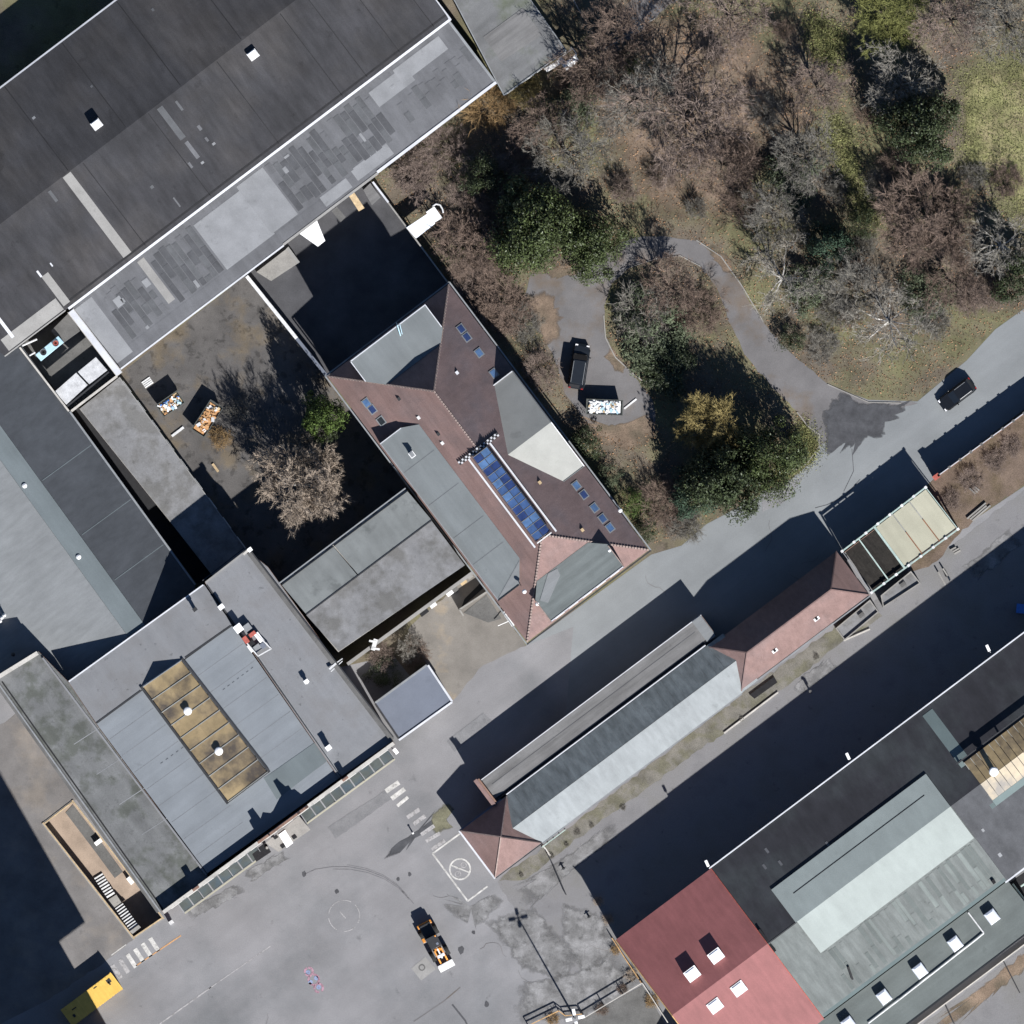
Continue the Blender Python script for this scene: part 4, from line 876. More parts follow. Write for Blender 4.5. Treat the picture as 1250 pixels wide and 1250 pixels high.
d1 = flat_dormer('dormer', [(2,38),(2,153),(33,153),(52,134),(52,52),(38,38)][::-1], 12.0, 'dormer', ((2.5,38),(2.5,153)))
for (p, q) in (((2,38.4),(36,38.4)),((2,152.6),(33,152.6))): rail(hs, 'dormer_edge', hxy(*p), hxy(*q), 12.03, 12.03, 1.1, .14, M['zinc_white'], parent=d1)
d2 = flat_dormer('dormer', [(LEN-2,36),(LEN-2,148),(LEN-34,148),(LEN-52,132),(LEN-52,54),(LEN-36,36)], 12.0, 'dormer_green', ((LEN-2.5,36),(LEN-2.5,148)))
for (p, q) in (((LEN-2,36.4),(LEN-34,36.4)),((LEN-2,147.6),(LEN-33,147.6))): rail(hs, 'dormer_edge', hxy(*p), hxy(*q), 12.03, 12.03, 1.0, .14, M['ridge_tile'], parent=d2)
slab(hs, 'pale_sheet', [(669,700,12.06),(680,694,12.06),(684,702,12.06),(669,736,12.06),(659,733,12.06)], .03, M['pale_sheet'], parent=d2)
def dz3(dd): return 9.1+.058*dd                     # shed roof: low at the eave, meets the tiles higher up
P3 = [(104,2),(344,2),(344,34),(318,54),(114,54),(104,34)]
b = MB(); top = [W(*hxy(e,WID-q), dz3(q)-.12) for (e, q) in P3]; b.solid(top, 0, bottom=ZE-.3); d3 = b.build('dormer', M['render'], hs)
b = MB(); b.solid([W(*hxy(e,WID-q), dz3(q)) for (e, q) in P3], .118); b.build('dormer_roof', M['dormer'], d3)
rail(hs, 'dormer_edge', hxy(104,WID-2.4), hxy(344,WID-2.4), dz3(2)+.02, dz3(2)+.02, 1.3, .16, M['metal_grey'], parent=d3)
for e in (104.4, 343.6): rail(hs, 'dormer_edge', hxy(e,WID-2), hxy(e,WID-34), dz3(2)+.04, dz3(34)+.04, 1.1, .14, M['zinc_white' if e < 200 else 'metal_dark'], parent=d3)
slab(hs, 'lit_facet', [hxy(320,WID-52)+(dz3(52)+.05,), hxy(341,WID-4)+(dz3(4)+.05,), hxy(341,WID-36)+(dz3(36)+.05,)], .06, M['pale_sheet'], parent=d3)  # pale colour stands in for the sunlit end of the dormer roof
for e in (150, 200, 250, 290): rail(hs, 'roof_lap', hxy(e,WID-4), hxy(e,WID-50), dz3(4)+.005, dz3(50)+.005, .5, .03, M['felt'], parent=d3)
# gabled dormer on the north-east side
def gd(e, d, z): return hxy(e, d)+(z,)
E0, EM, E1 = 131, 209, 276; Z0, ZM, Z1 = 9.8, 13.4, 10.1
b = MB(); fr = [W(*gd(E0+1,4,ZE-.3)), W(*gd(E1-1,4,ZE-.3)), W(*gd(E1-1,4,Z1-.1)), W(*gd(EM,4,ZM-.1)), W(*gd(E0+1,4,Z0-.1))]
bk = [W(*gd(E0+1,31,ZE-.3)), W(*gd(E1-1,31,ZE-.3)), W(*gd(E1-1,31,Z1-.1)), W(*gd(EM,31,ZM-.1)), W(*gd(E0+1,31,Z0-.1))]
b.face(fr); b.face(bk[::-1])
for i in range(5): b.face([fr[i], bk[i], bk[(i+1) % 5], fr[(i+1) % 5]])
gdm = b.build('gabled_dormer', M['render'], hs)
slab(hs, 'dormer_slope', [gd(E0,2,Z0), gd(EM,2,ZM), gd(EM,69,ZM), gd(E0,31,Z0)], .14, M['beige_sheet'], parent=gdm)
slab(hs, 'dormer_slope', [gd(EM,2,ZM), gd(E1,2,Z1), gd(E1,34,Z1), gd(EM,69,ZM)], .14, M['beige_sheet'], parent=gdm)
rail(hs, 'verge', hxy(E0,2), hxy(E0,31), Z0+.08, Z0+.08, 1.1, .16, M['zinc_white'], parent=gdm); rail(hs, 'verge', hxy(E1,2), hxy(E1,33), Z1+.06, Z1+.06, .9, .12, M['dormer'], parent=gdm)
rail(hs, 'dormer_edge', hxy(E0,1.4), hxy(EM,1.4), Z0+.03, ZM+.03, .9, .12, M['metal_grey'], parent=gdm); rail(hs, 'dormer_edge', hxy(EM,1.4), hxy(E1,1.4), ZM+.03, Z1+.03, .9, .12, M['zinc_white'], parent=gdm)
# blue ridge skylight
rs_ = thing('ridge_skylight', 'long blue glazed skylight straddling the ridge of the tiled house', 'skylight', 618, 596, 15)
E0s, E1s = 186, 314
def rz(d): return ZE+S*TP*h2+.55-abs(d-h2)*.030
rng2 = random.Random(11); NR = 13
for k in range(NR):
    e0, e1 = E0s+(E1s-E0s)*(k+.05)/NR, E0s+(E1s-E0s)*(k+.95)/NR
    for (a, c) in ((h2-10.5,h2-.4),(h2+.4,h2+10.5)):
        slab(rs_, 'pane', [hxy(e0,a)+(rz(a),), hxy(e1,a)+(rz(a),), hxy(e1,c)+(rz(c),), hxy(e0,c)+(rz(c),)], .05, M[rng2.choice(('glass_blue','glass_blue','glass_blue','glass_blue2','glass_blue3'))])
for d in (h2-11.2, h2+11.2, h2): rail(rs_, 'glazing_bar', hxy(E0s-1,d), hxy(E1s+1,d), rz(d)-.06, rz(d)-.06, .8, .14, M['metal_dark'])
for k in range(NR+1):
    e = E0s+(E1s-E0s)*k/NR
    for (a, c) in ((h2-11,h2),(h2+11,h2)): rail(rs_, 'glazing_bar', hxy(e,a), hxy(e,c), rz(a)+.03, rz(c)+.03, .55, .06, M['metal_grey'])
for d in (h2-16.5, h2+16): rail(rs_, 'side_rail', hxy(E0s-2,d), hxy(E1s+5,d), hz(200,d)+.32, hz(200,d)+.32, 2.2, .2, M['zinc_white'])
rail(rs_, 'end_rail', hxy(E1s+2.5,h2-11), hxy(E1s+2.5,h2+11), rz(h2)-.3, rz(h2)-.3, 1.4, .7, M['white_dirty'])
b = MB(); b2 = MB()
for k in range(22):
    d = h2-30+k*2.75
    for j in range(2):
        c = hpt(E0s-5.5+j*2.3, d, .25); (b if (k+j) % 2 else b2).box(W(*c), .27, .23, .3, R(-53))
b.build('firewall_coping', M['zinc_white'], hs); b2.build('firewall_coping', M['metal_dark'], hs)
# roof windows
def roof_window(px, py, g, lab=None):
    dx, dy = px-HN[0], py-HN[1]; d = -.797*dx+.604*dy; e = .602*dx+.801*dy
    sgn = 1 if d < h2 else -1
    f = MB(); ez = S*TP
    def q(de, dd, dz): ee, d2 = e+de, d+dd; return W(*hxy(ee, d2), ZE+S*TP*min(d2, WID-d2)+dz)
    f.solid([q(-5.6,-4.6,.12), q(5.6,-4.6,.12), q(5.6,4.6,.12), q(-5.6,4.6,.12)], .25)
    fo = f.build('roof_window', M['metal_grey'], hs)
    f = MB(); f.solid([q(-4.3,-3.3,.15), q(4.3,-3.3,.15), q(4.3,3.3,.15), q(-4.3,3.3,.15)], .05); f.build('pane', M[g], fo)
for (x, y, g) in ((563,401,'glass_blue3'),(570,411,'glass_blue3'),(585,430,'glass_blue2'),(603,455,'glass_blue2'),(704,591,'glass_blue2'),(713,602,'glass_blue3'),(726,618,'glass_blue2'),(736,631,'glass_blue'),(745,642,'glass_blue2'),(447,491,'glass_blue2'),(454,499,'glass_blue3'),(465,513,'window_glass')): roof_window(x, y, g)
for (x, y, m) in ((558,455,'zinc_white'),(511,510,'white_dirty'),(540,541,'white_dirty'),(659,589,'wood'),(711,647,'wood'),(487,487,'metal_dark'),(535,530,'metal_dark')):
    dx, dy = x-HN[0], y-HN[1]; d = -.797*dx+.604*dy; z = ZE+S*TP*min(d, WID-d)
    b = MB(); b.box(W(x,y,z+(.1 if m != 'metal_dark' else .15)), .42, .36, .26 if m != 'metal_dark' else .45, R(-53)); b.build('roof_hatch' if m != 'metal_dark' else 'roof_cowl', M[m], hs)
t = thing('dormer_vent', 'white capped vent on the long grey dormer of the tiled house', 'vent', 503, 555, 10.5)
b = MB(); b.box(W(503,555,11.2), .6, .5, 1.3, R(-53)); b.build('shaft', M['metal_grey'], t); b = MB(); b.box(W(503,555,11.75), .75, .65, .1, R(-53)); b.build('cap', M['white'], t)
for (x, y, zz, lb) in ((640,722,12.6,'white ball lamp at the end of the long dormer'),(656,737,11.6,'white ball lamp at the lower left corner of the street-side dormer'),(744,672,11.6,'white ball lamp at the upper right corner of the street-side dormer'),(757,623,8.3,'white ball lamp on the park-side eave of the tiled house')):
    t = thing('ball_lamp', lb, 'lamp', x, y, zz-1, 'ball lamps on the tiled house')
    b = MB(); b.tube(W(x,y,zz-1.6), W(x,y,zz), .05); b.build('stem', M['metal_grey'], t); b = MB(); b.lathe(W(x,y,zz), [(.08,0),(.25,.12),(.28,.25),(.2,.42),(.05,.5)], 12); b.build('globe', M['white'], t, smooth=True)
t = thing('dormer_ladder', 'pale blue ladder top on the rear dormer of the tiled house', 'ladder', 486, 402, 11)
b = MB(); b.bar(W(485,397,12.5), W(489,410,12.15), .12); b.bar(W(488,396,12.5), W(491,408,12.15), .08); b.bar(W(485,397,12.5), W(484,394,7), .08); b.build('frame', M['blue_pale'], t)
for (a, c, n) in ((hxy(4,4),hxy(LEN-4,4),13),(hxy(LEN-4,4),hxy(LEN-4,WID-4),6),(hxy(4,WID-4),hxy(LEN-4,WID-4),13),(hxy(4,4),hxy(4,WID-4),6)): windows(hs, a, c, (1.9,5.0), n, 1.3, 1.7)
for (a, c, n) in ((hxy(LEN-2,40),hxy(LEN-2,145),5),(hxy(2,42),hxy(2,150),5)): windows(hs, a, c, (9.6,), n, 1.3, 1.5)
b = MB(); p = hxy(70,-1); b.bar(W(*p,0), W(*p,6.8), .1); p = hxy(350,WID+1); b.bar(W(*p,0), W(*p,6.8), .1); b.build('downpipe', M['metal_grey'], hs)

# ------------------------------------------------------------------ 7. long street building: pavilion, gabled range, annex, hipped range, frame shed
C0 = (611.5, 1021.5)                         # pavilion apex; u along the range, v towards the lane
def jp(u, v): return (C0[0]+.8*u+.6*v, C0[1]-.6*u+.8*v)
pv = thing('pavilion', 'square pavilion with pyramid roof of brown-pink tiles at the left end of the range', 'pavilion', *C0); pv['_c'] = W(*C0)
ZP, ZA, HWD = 4.6, 8.3, 35.5
b = MB(); b.prism([jp(-33,-33),jp(33,-33),jp(33,33),jp(-33,33)], 0, ZP-.1); b.build('wall', M['brick'], pv)
cs = [(-HWD,-HWD),(HWD,-HWD),(HWD,HWD),(-HWD,HWD)]
for i in range(4):
    a, c = cs[i], cs[(i+1) % 4]; slab(pv, 'roof_face', [jp(*a)+(ZP,), jp(*c)+(ZP,), jp(0,0)+(ZA,)], .2, M['tile'])
    p0, p1 = jp(*a)+(ZP+.05,), jp(0,0)+(ZA+.05,); b = MB(); b.bar(W(*p0), W(*p1), .14, .12); b.build('hip_tile', M['ridge_tile' if i in (0,1,3) else 'ridge_dark'], pv)
rail(pv, 'gutter', jp(-HWD-1,-HWD-1), jp(-HWD-1,HWD+1), ZP-.08, ZP-.08, 2.2, .16, M['zinc_white']); rail(pv, 'gutter', jp(-HWD-1,-HWD-1), jp(HWD-8,-HWD-1), ZP-.08, ZP-.08, 1.8, .14, M['blue_roof']); rail(pv, 'gutter', jp(-HWD,HWD+1), jp(HWD,HWD+1), ZP-.08, ZP-.08, 1.2, .14, M['metal_dark'])
windows(pv, jp(-33,-33), jp(-33,33), (2.2,), 3, 1.3, 1.8); windows(pv, jp(-33,33), jp(33,33), (2.2,), 3, 1.3, 1.8)
gr_ = thing('gabled_range', 'long gabled range with bright white sheet roof to the lane and dark ribbed roof behind', 'building', *jp(190,0)); gr_['_c'] = W(*jp(190,0))
UL, UR = 8, 366; ZG0, ZG1 = 4.55, 6.45
b = MB(); b.prism([jp(34,-33),jp(340,-33),jp(340,33),jp(34,33)], 0, ZG0-.1); b.build('wall', M['brick'], gr_)
nsh = 1
for k in range(nsh):
    u0, u1 = UL+(UR-UL)*k/nsh, UL+(UR-UL)*(k+1)/nsh
    slab(gr_, 'white_sheet', [jp(u0+.15,.2)+(ZG1,), jp(u1-.15,.2)+(ZG1,), jp(u1-.15,36)+(ZG0,), jp(u0+.15,36)+(ZG0,)], .12, M['white_sheet'])
nsh = 30
for k in range(nsh):
    u0, u1 = UL+(UR-UL)*k/nsh, UL+(UR-UL)*(k+1)/nsh
    dz = .03 if k % 2 else 0
    slab(gr_, 'dark_sheet', [jp(u0+.06,-.2)+(ZG1+dz,), jp(u1-.06,-.2)+(ZG1+dz,), jp(u1-.06,-36)+(ZG0+dz,), jp(u0+.06,-36)+(ZG0+dz,)], .12, M['ribbed_dark'])
rail(gr_, 'gutter', jp(36,37), jp(340,37), ZG0-.05, ZG0-.05, 1.3, .16, M['metal_grey']); rail(gr_, 'gutter', jp(36,-37.2), jp(340,-37.2), ZG0-.1, ZG0-.1, 1.4, .2, M['zinc_white'])
windows(gr_, jp(40,33), jp(335,33), (2.2,), 14, 1.3, 1.8)
an = thing('flat_annex', 'long narrow flat-roofed annex on the street side of the gabled range', 'annex', *jp(160,-54)); an['_c'] = W(*jp(160,-54))
poly = [jp(22,-70),jp(358,-70),jp(358,-38.5),jp(22,-38.5)]
block(an, poly, 4.1, M['old_felt'], M['brick'])
rail(an, 'gutter', jp(22,-70), jp(358,-70), 4.15, 4.15, 1.0, .12, M['zinc_white']); rail(an, 'valley_gutter', jp(22,-40.5), jp(358,-40.5), 4.16, 4.16, 2.2, .06, M['black'])
slab(an, 'end_roof_panel', [jp(344,-70)+(4.25,), jp(357,-70)+(4.25,), jp(357,-39)+(4.25,), jp(344,-39)+(4.25,)], .1, M['pale_sheet'])
b = MB(); b.prism([jp(15,-73),jp(21.5,-73),jp(21.5,-37),jp(15,-37)], 0, 4.9); b.build('end_wall', M['brick'], an); b = MB(); b.prism([jp(14,-74.5),jp(19,-74.5),jp(19,-36),jp(14,-36)], 4.9, 5.05); b.build('end_coping', M['rust_pale'] if False else M['tile'], an)
rail(an, 'roof_lap', jp(30,-58), jp(340,-58), 4.13, 4.13, .6, .03, M['felt_dark'])
windows(an, jp(22,-70), jp(358,-70), (2.2,), 14, 1.3, 1.7)
hr = thing('hipped_range', 'hipped range with pink tile roof in the middle of the street row', 'building', 962, 757); hr['_c'] = W(962,757)
D0 = (912,796.5)
def kp(u, v): return (D0[0]+.8*u+.6*v, D0[1]-.6*u+.8*v)
KL = 128; HK = 33.5
b = MB(); b.prism([kp(-31,-31),kp(KL+31,-31),kp(KL+31,31),kp(-31,31)], 0, ZP-.1); b.build('wall', M['brick'], hr)
for nm, pts in (('roof_slope',[(-HK,HK,ZP),(KL+HK,HK,ZP),(KL,0,ZA),(0,0,ZA)]),('roof_slope',[(-HK,-HK,ZP),(KL+HK,-HK,ZP),(KL,0,ZA),(0,0,ZA)]),('roof_hip',[(-HK,-HK,ZP),(-HK,HK,ZP),(0,0,ZA)]),('roof_hip',[(KL+HK,-HK,ZP),(KL+HK,HK,ZP),(KL,0,ZA)])):
    slab(hr, nm, [kp(p[0],p[1])+(p[2],) for p in pts], .2, M['tile'])
for (a, c) in (((-HK,-HK,ZP),(0,0,ZA)),((-HK,HK,ZP),(0,0,ZA)),((KL+HK,-HK,ZP),(KL,0,ZA)),((KL+HK,HK,ZP),(KL,0,ZA)),((0,0,ZA),(KL,0,ZA))): 
    b = MB(); b.bar(W(*kp(a[0],a[1]),a[2]+.05), W(*kp(c[0],c[1]),c[2]+.05), .15, .12); b.build('ridge_cap', M['tile'], hr)
for (x, y) in ((946,794.5),(997,755.5)):
    dv = .6*(x-D0[0])+.8*(y-D0[1]); z = ZA-(ZA-ZP)*dv/HK
    b = MB(); b.box(W(x,y,z+.1), .75, .4, .5, UA); f = b.build('vent_hatch', M['white'], hr); b = MB(); b.box(W(x-.3,y-.3,z+.37), .3, .32, .06, UA); b.build('hatch_opening', M['black'], f)
rail(hr, 'gutter', kp(-HK,HK+1.4), kp(KL+HK,HK+1.4), ZP-.08, ZP-.08, 1.5, .16, M['metal_grey']); rail(hr, 'gutter_shadow_board', kp(-HK,HK-.2), kp(KL+HK,HK-.2), ZP+.02, ZP+.02, .6, .1, M['metal_dark'])
windows(hr, kp(-31,31), kp(KL+31,31), (2.2,), 8, 1.3, 1.8); windows(hr, kp(-31,-31), kp(KL+31,-31), (2.2,), 8, 1.3, 1.8)
fs = thing('frame_shed', 'pale green framed shed with cream roof sheets and two dark open bays', 'shed', 1098, 660); fs['_c'] = W(1098,660)
FN, FE, FS2, FW = (1130,595), (1169.5,646), (1064,723.5), (1028,673)
def fpx(s, t_): return ((FW[0]*(1-s)+FN[0]*s)*(1-t_)+(FS2[0]*(1-s)+FE[0]*s)*t_, (FW[1]*(1-s)+FN[1]*s)*(1-t_)+(FS2[1]*(1-s)+FE[1]*s)*t_)
ZF = 4.4
for (s0, s1) in ((.395,.59),(.60,.79),(.80,.99)): slab(fs, 'cream_roof_sheet', [fpx(s0,.03)+(ZF,), fpx(s1,.03)+(ZF,), fpx(s1,.97)+(ZF-.25,), fpx(s0,.97)+(ZF-.25,)], .08, M['cream_sheet'])
for (s0, s1) in ((.02,.19),(.205,.375)): slab(fs, 'bay_shade_sheet', [fpx(s0,.03)+(ZF-.5,), fpx(s1,.03)+(ZF-.5,), fpx(s1,.97)+(ZF-.7,), fpx(s0,.97)+(ZF-.7,)], .05, M['bay_shade'])  # dark sheets stand in for the shade inside the open bays
for s in (.197,): rail(fs, 'cross_beam', fpx(s,0), fpx(s,1), ZF, ZF-.2, 1.5, .2, M['mint'])
rail(fs, 'cross_beam', fpx(.384,0), fpx(.384,1), ZF+.06, ZF-.15, 2.6, .2, M['mint'])
for s in (.595, .795): rail(fs, 'cross_beam', fpx(s,0), fpx(s,1), ZF-.05, ZF-.27, .9, .14, M['beige_sheet']); rail(fs, 'rusty_seam', fpx(s,.45), fpx(s,1), ZF-.02, ZF-.17, 1.0, .12, M['rust'])
for t_ in (0, 1): rail(fs, 'edge_beam', fpx(0,t_), fpx(1,t_), ZF+.02-.2*t_, ZF+.02-.2*t_, 1.9, .25, M['mint'])
rail(fs, 'edge_beam', fpx(1,0), fpx(1,1), ZF+.01, ZF-.2, 1.0, .22, M['mint']); rail(fs, 'edge_beam', fpx(0,0), fpx(0,1), ZF-.1, ZF-.3, .8, .2, M['metal_grey'])
for s in np.linspace(0,1,8):
    for t_ in (0, 1): p = fpx(s,t_); b = MB(); b.box(W(p[0],p[1],ZF/2), .22, .22, ZF-.3, UA); b.build('post', M['mint'], fs); b = MB(); b.box(W(p[0],p[1],ZF+.15-.2*t_), .32, .32, .1, UA); b.build('post_cap', M['white_dirty'], fs)
b = MB(); b.prism([fpx(.01,.04),fpx(.99,.04),fpx(.99,.05),fpx(.01,.05)], 0, 4.32); b.build('back_wall', M['brick'], fs); b = MB(); b.prism([fpx(.975,.05),fpx(.985,.05),fpx(.985,.95),fpx(.975,.95)], 0, 3.7); b.build('end_wall', M['brick'], fs)
for (nm, poly, lb) in (('lane_annex', [(1020,767),(1062,732),(1073,747),(1031,782)], 'low flat annex with parapet by the lane, nearer the pink roof'), ('lane_annex', [(1075,727),(1112,697),(1124,712),(1078,742)], 'low flat annex with parapet by the lane, below the dark open bays')):
    t = thing(nm, lb, 'annex', *centre(poly), 0, 'low annexes by the lane'); block(t, poly, 2.2, M['mottled'], M['concrete'], (1.4,.35,M['concrete']))
    b = MB(); c = centre(poly); b.box(W(c[0]+5,c[1]-6,2.4), .7, .5, .4, UA); b.build('roof_hatch', M['concrete_dark'], t)
# loading ramp bits along the lane
for (a, c, lb) in (((660,1028),(672,1045),'short kerb post row by the pavilion corner'),((884,895),(950,845),'cracked lane kerb below the white sheet roof'),((1030,782),(1062,768),'crumbling kerb in front of the nearer lane annex')):
    t = thing('lane_kerb', lb, 'kerb', *a); strip(t, 'kerb', a, c, 2, 0, .25, M['wall_pale'])
slab(gr_, 'cellar_hatch', [(915,848,.3),(945,826,.3),(949,833,.3),(921,853,.3)], .28, M['black'])
t = thing('lane_bollard', 'leaning dark post casting a shadow at the lane edge', 'post', 990, 846)
b = MB(); b.tube(W(990,846,0), W(989,844,1.6), .08); b.build('post', M['metal_dark'], t); b = MB(); b.box(W(989,844,1.6), .3, .3, .12); b.build('cap', M['concrete_dark'], t)
t = thing('concrete_slabs', 'two concrete slabs on edge beside the cream roofed shed', 'slabs', 1150, 705)
for (a, c) in (((1145,698),(1154,714)),((1151,694),(1160,708))): strip(t, 'slab', a, c, 1.8, 0, .8, M['concrete'])

# fence wall along the road, right
t = thing('road_wall', 'tall brick wall with metal top rails along the road on the right', 'wall', 1200, 540)
b = MB(); b.prism(bar_px((1142,583),(1420,381),2.4), 0, 2.9); b.build('wall', M['brick'], t)
rail(t, 'top_rail', (1146,580), (1420,381), 3.02, 3.02, .9, .1, M['zinc_white'])
for k in range(9): p = (1146+13*k, 580-9.45*k); b = MB(); b.box(W(p[0],p[1],1.55), .32, .32, 3.1, UA); b.build('pier', M['concrete_dark'], t)
t = thing('red_post', 'faded red gate post at the end of the brick road wall', 'gate post', 1142, 582)
b = MB(); b.box(W(1143,582,1.5), .75, .5, 3.0, UA); b.build('post', M['red_obj'], t); b = MB(); b.box(W(1143,582,3.05), .85, .6, .1, UA); b.build('cap', M['red_obj'], t); b = MB(); b.bar(W(1138,577,0), W(1131,570,1.2), .08); b.build('stay', M['metal_grey'], t)

# ------------------------------------------------------------------ 8. workshop hall, lower right
O8 = (868,1060)
def lp_(u, v): return (O8[0]+.8*u+.6*v, O8[1]-.6*u+.8*v)
ZL, SL = 8.6, .0325; VR = 115
def lz(v): return ZL+SL*(v if v < VR else 2*VR-v)
def lq(u, v, dz=0): return lp_(u, v)+(lz(v)+dz,)
def lplane(t, nm, u0, u1, v0, v1, dz, th, m, parent=None): return slab(t, nm, [lq(u0,v0,dz), lq(u1,v0,dz), lq(u1,v1,dz), lq(u0,v1,dz)], th, M[m], parent)
red = thing('red_roofed_hall', 'hall with red metal sheet roof at the lower right', 'hall', *lp_(-70,110)); red['_c'] = W(*lp_(-70,110))
b = MB(); b.prism([lp_(-144,2),lp_(-1,2),lp_(-1,226),lp_(-144,226)], 0, ZL-.2); b.build('wall', M['render'], red)
lplane(red, 'roof_slope', -146, -.6, 0, VR, .05, .25, 'red_sheet'); lplane(red, 'roof_slope', -146, -.6, VR, 230, .05, .25, 'red_sheet')
slab(red, 'porch_roof', [lp_(-176,160)+(4.0,), lp_(-147,150)+(4.2,), lp_(-147,230)+(4.2,), lp_(-176,230)+(4.0,)], .15, M['red_sheet'])
rail(red, 'verge', lp_(-146,0), lp_(-146,VR), lz(0)+.1, lz(VR)+.1, 1.2, .2, M['rust_pale']); rail(red, 'verge', lp_(-146,VR), lp_(-146,230), lz(VR)+.1, lz(0)+.1, 1.2, .2, M['rust_pale']); rail(red, 'verge', lp_(-.2,0), lp_(-.2,VR), lz(0)+.1, lz(VR)+.1, .8, .14, M['red_obj']); rail(red, 'verge', lp_(-.2,VR), lp_(-.2,230), lz(VR)+.1, lz(0)+.1, .8, .14, M['red_obj'])
def tri_gable(t, u, zb):
    b = MB(); P = [W(*lp_(u,2),zb), W(*lp_(u,226),zb), W(*lp_(u,226),lz(226)-.22), W(*lp_(u,VR),lz(VR)-.22), W(*lp_(u,2),lz(2)-.22)]
    Qs = [W(*lp_(u+3,2),zb), W(*lp_(u+3,226),zb), W(*lp_(u+3,226),lz(226)-.22), W(*lp_(u+3,VR),lz(VR)-.22), W(*lp_(u+3,2),lz(2)-.22)]
    b.face(P); b.face(Qs[::-1])
    for i in range(5): b.face([P[i], Qs[i], Qs[(i+1) % 5], P[(i+1) % 5]])
    b.build('gable_wall', M['render'], t)
tri_gable(red, -144, ZL-.2)
windows(red, lp_(-144,2), lp_(-1,2), (5.5,), 6, 1.8, 1.6)
wk = thing('workshop_hall', 'dark ribbed-roofed workshop hall with pale ridge panels at the lower right', 'hall', *lp_(180,120)); wk['_c'] = W(*lp_(180,120))
b = MB(); b.prism([lp_(.5,2),lp_(620,2),lp_(620,226),lp_(.5,226)], 0, ZL-.2); b.build('wall', M['render'], wk)
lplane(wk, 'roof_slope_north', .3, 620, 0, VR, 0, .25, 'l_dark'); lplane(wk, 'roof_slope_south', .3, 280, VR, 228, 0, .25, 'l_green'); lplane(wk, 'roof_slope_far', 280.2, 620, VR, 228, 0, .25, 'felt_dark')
lplane(wk, 'ridge_strip', .5, 44, VR-.5, VR+1, .04, .05, 'metal_dark')
lplane(wk, 'ridge_panel_north', 43, 279, 65, VR, .25, .3, 'l_panel'); lplane(wk, 'ridge_panel_south', 45, 279, VR, 163, .25, .3, 'l_panel')
lplane(wk, 'panel_slot', 62, 262, 84, 85.2, .27, .03, 'black')
lplane(wk, 'pale_strip', 318, 333, 6, 78, .04, .05, 'l_strip')
rngl = random.Random(4); u = 48
while u < 276:
    w = rngl.uniform(4.5, 7); v = 164+rngl.uniform(0, 3)
    while v < 214:
        l = rngl.uniform(22, 56); v1 = min(v+l, 222)
        if rngl.random() < .8: lplane(wk, 'felt_sheet', u+.4, min(u+w,278)-.4, v+.4, v1-.4, .045, .03, rngl.choice(('l_green','l_green','l_green2','l_green3')))
        v = v1
    u += w
for (u, v) in ((16,122),(8,108)): pass
rail(wk, 'gutter', lp_(-2,-1.2), lp_(620,-1.2), ZL+.02, ZL+.02, 1.6, .2, M['zinc_white']); rail(wk, 'gutter_gap', lp_(0,.8), lp_(620,.8), ZL+.03, ZL+.03, .8, .1, M['metal_dark'])
rail(wk, 'eave_band', lp_(2,226), lp_(279,226), ZL+.12, ZL+.12, 4.5, .16, M['l_strip']); rail(wk, 'gutter', lp_(277,229.5), lp_(620,229.5), ZL-.02, ZL-.02, 2.0, .2, M['zinc_white'])
for (a, c, z) in ((lp_(-1,VR-12),lp_(-3,VR+22),0),): b = MB(); b.bar(W(*lp_(2,95),lz(95)+.25), W(*lp_(2,128),lz(128)+.25), .3, .4); b.build('cable_duct', M['black'], wk)
b = MB(); b.bar(W(*lp_(62,196),lz(196)+.2), W(*lp_(57,212),lz(212)+.2), .25, .4); b.build('cable_duct', M['black'], wk); b = MB(); b.box(W(*lp_(266,220),lz(220)+.3), .4, .5, .6, UA); b.build('cable_duct', M['black'], wk)
for (u, v) in ((66,20),(70,42),(52,34),(130,58)): lplane(wk, 'felt_patch', u, u+3, v, v+7, .03, .03, 'felt')
windows(wk, lp_(2,2), lp_(480,2), (5.5,), 16, 2.0, 1.6)
lo = thing('lean_to', 'grey-green lean-to with white domes along the workshop hall', 'lean-to', *lp_(130,262)); lo['_c'] = W(*lp_(130,262))
b = MB(); b.prism([lp_(-60,229.6),lp_(280,229.6),lp_(282,294),lp_(-60,296)], 0, 7.3); b.build('wall', M['render'], lo)
slab(lo, 'roof', [lp_(-60,229.4)+(7.9,), lp_(280.5,229.4)+(7.9,), lp_(282.5,295)+(7.5,), lp_(-60,297)+(7.5,)], .25, M['l_green2'])
rail(lo, 'gutter', lp_(-60,297), lp_(282,295), 7.5, 7.5, 1.4, .2, M['metal_dark'])
b = MB(); pth = [(1182,1114),(1201,1139),(1190,1148),(1098,1220),(1060,1249)]
for i in range(4):
    if i == 1: b.tube(W(*pth[1],7.98), W(*pth[2],7.98), .1)
    else: b.tube(W(*pth[i],7.98), W(*pth[i+1],7.95), .1)
b.build('white_pipe', M['white_dirty'], lo)
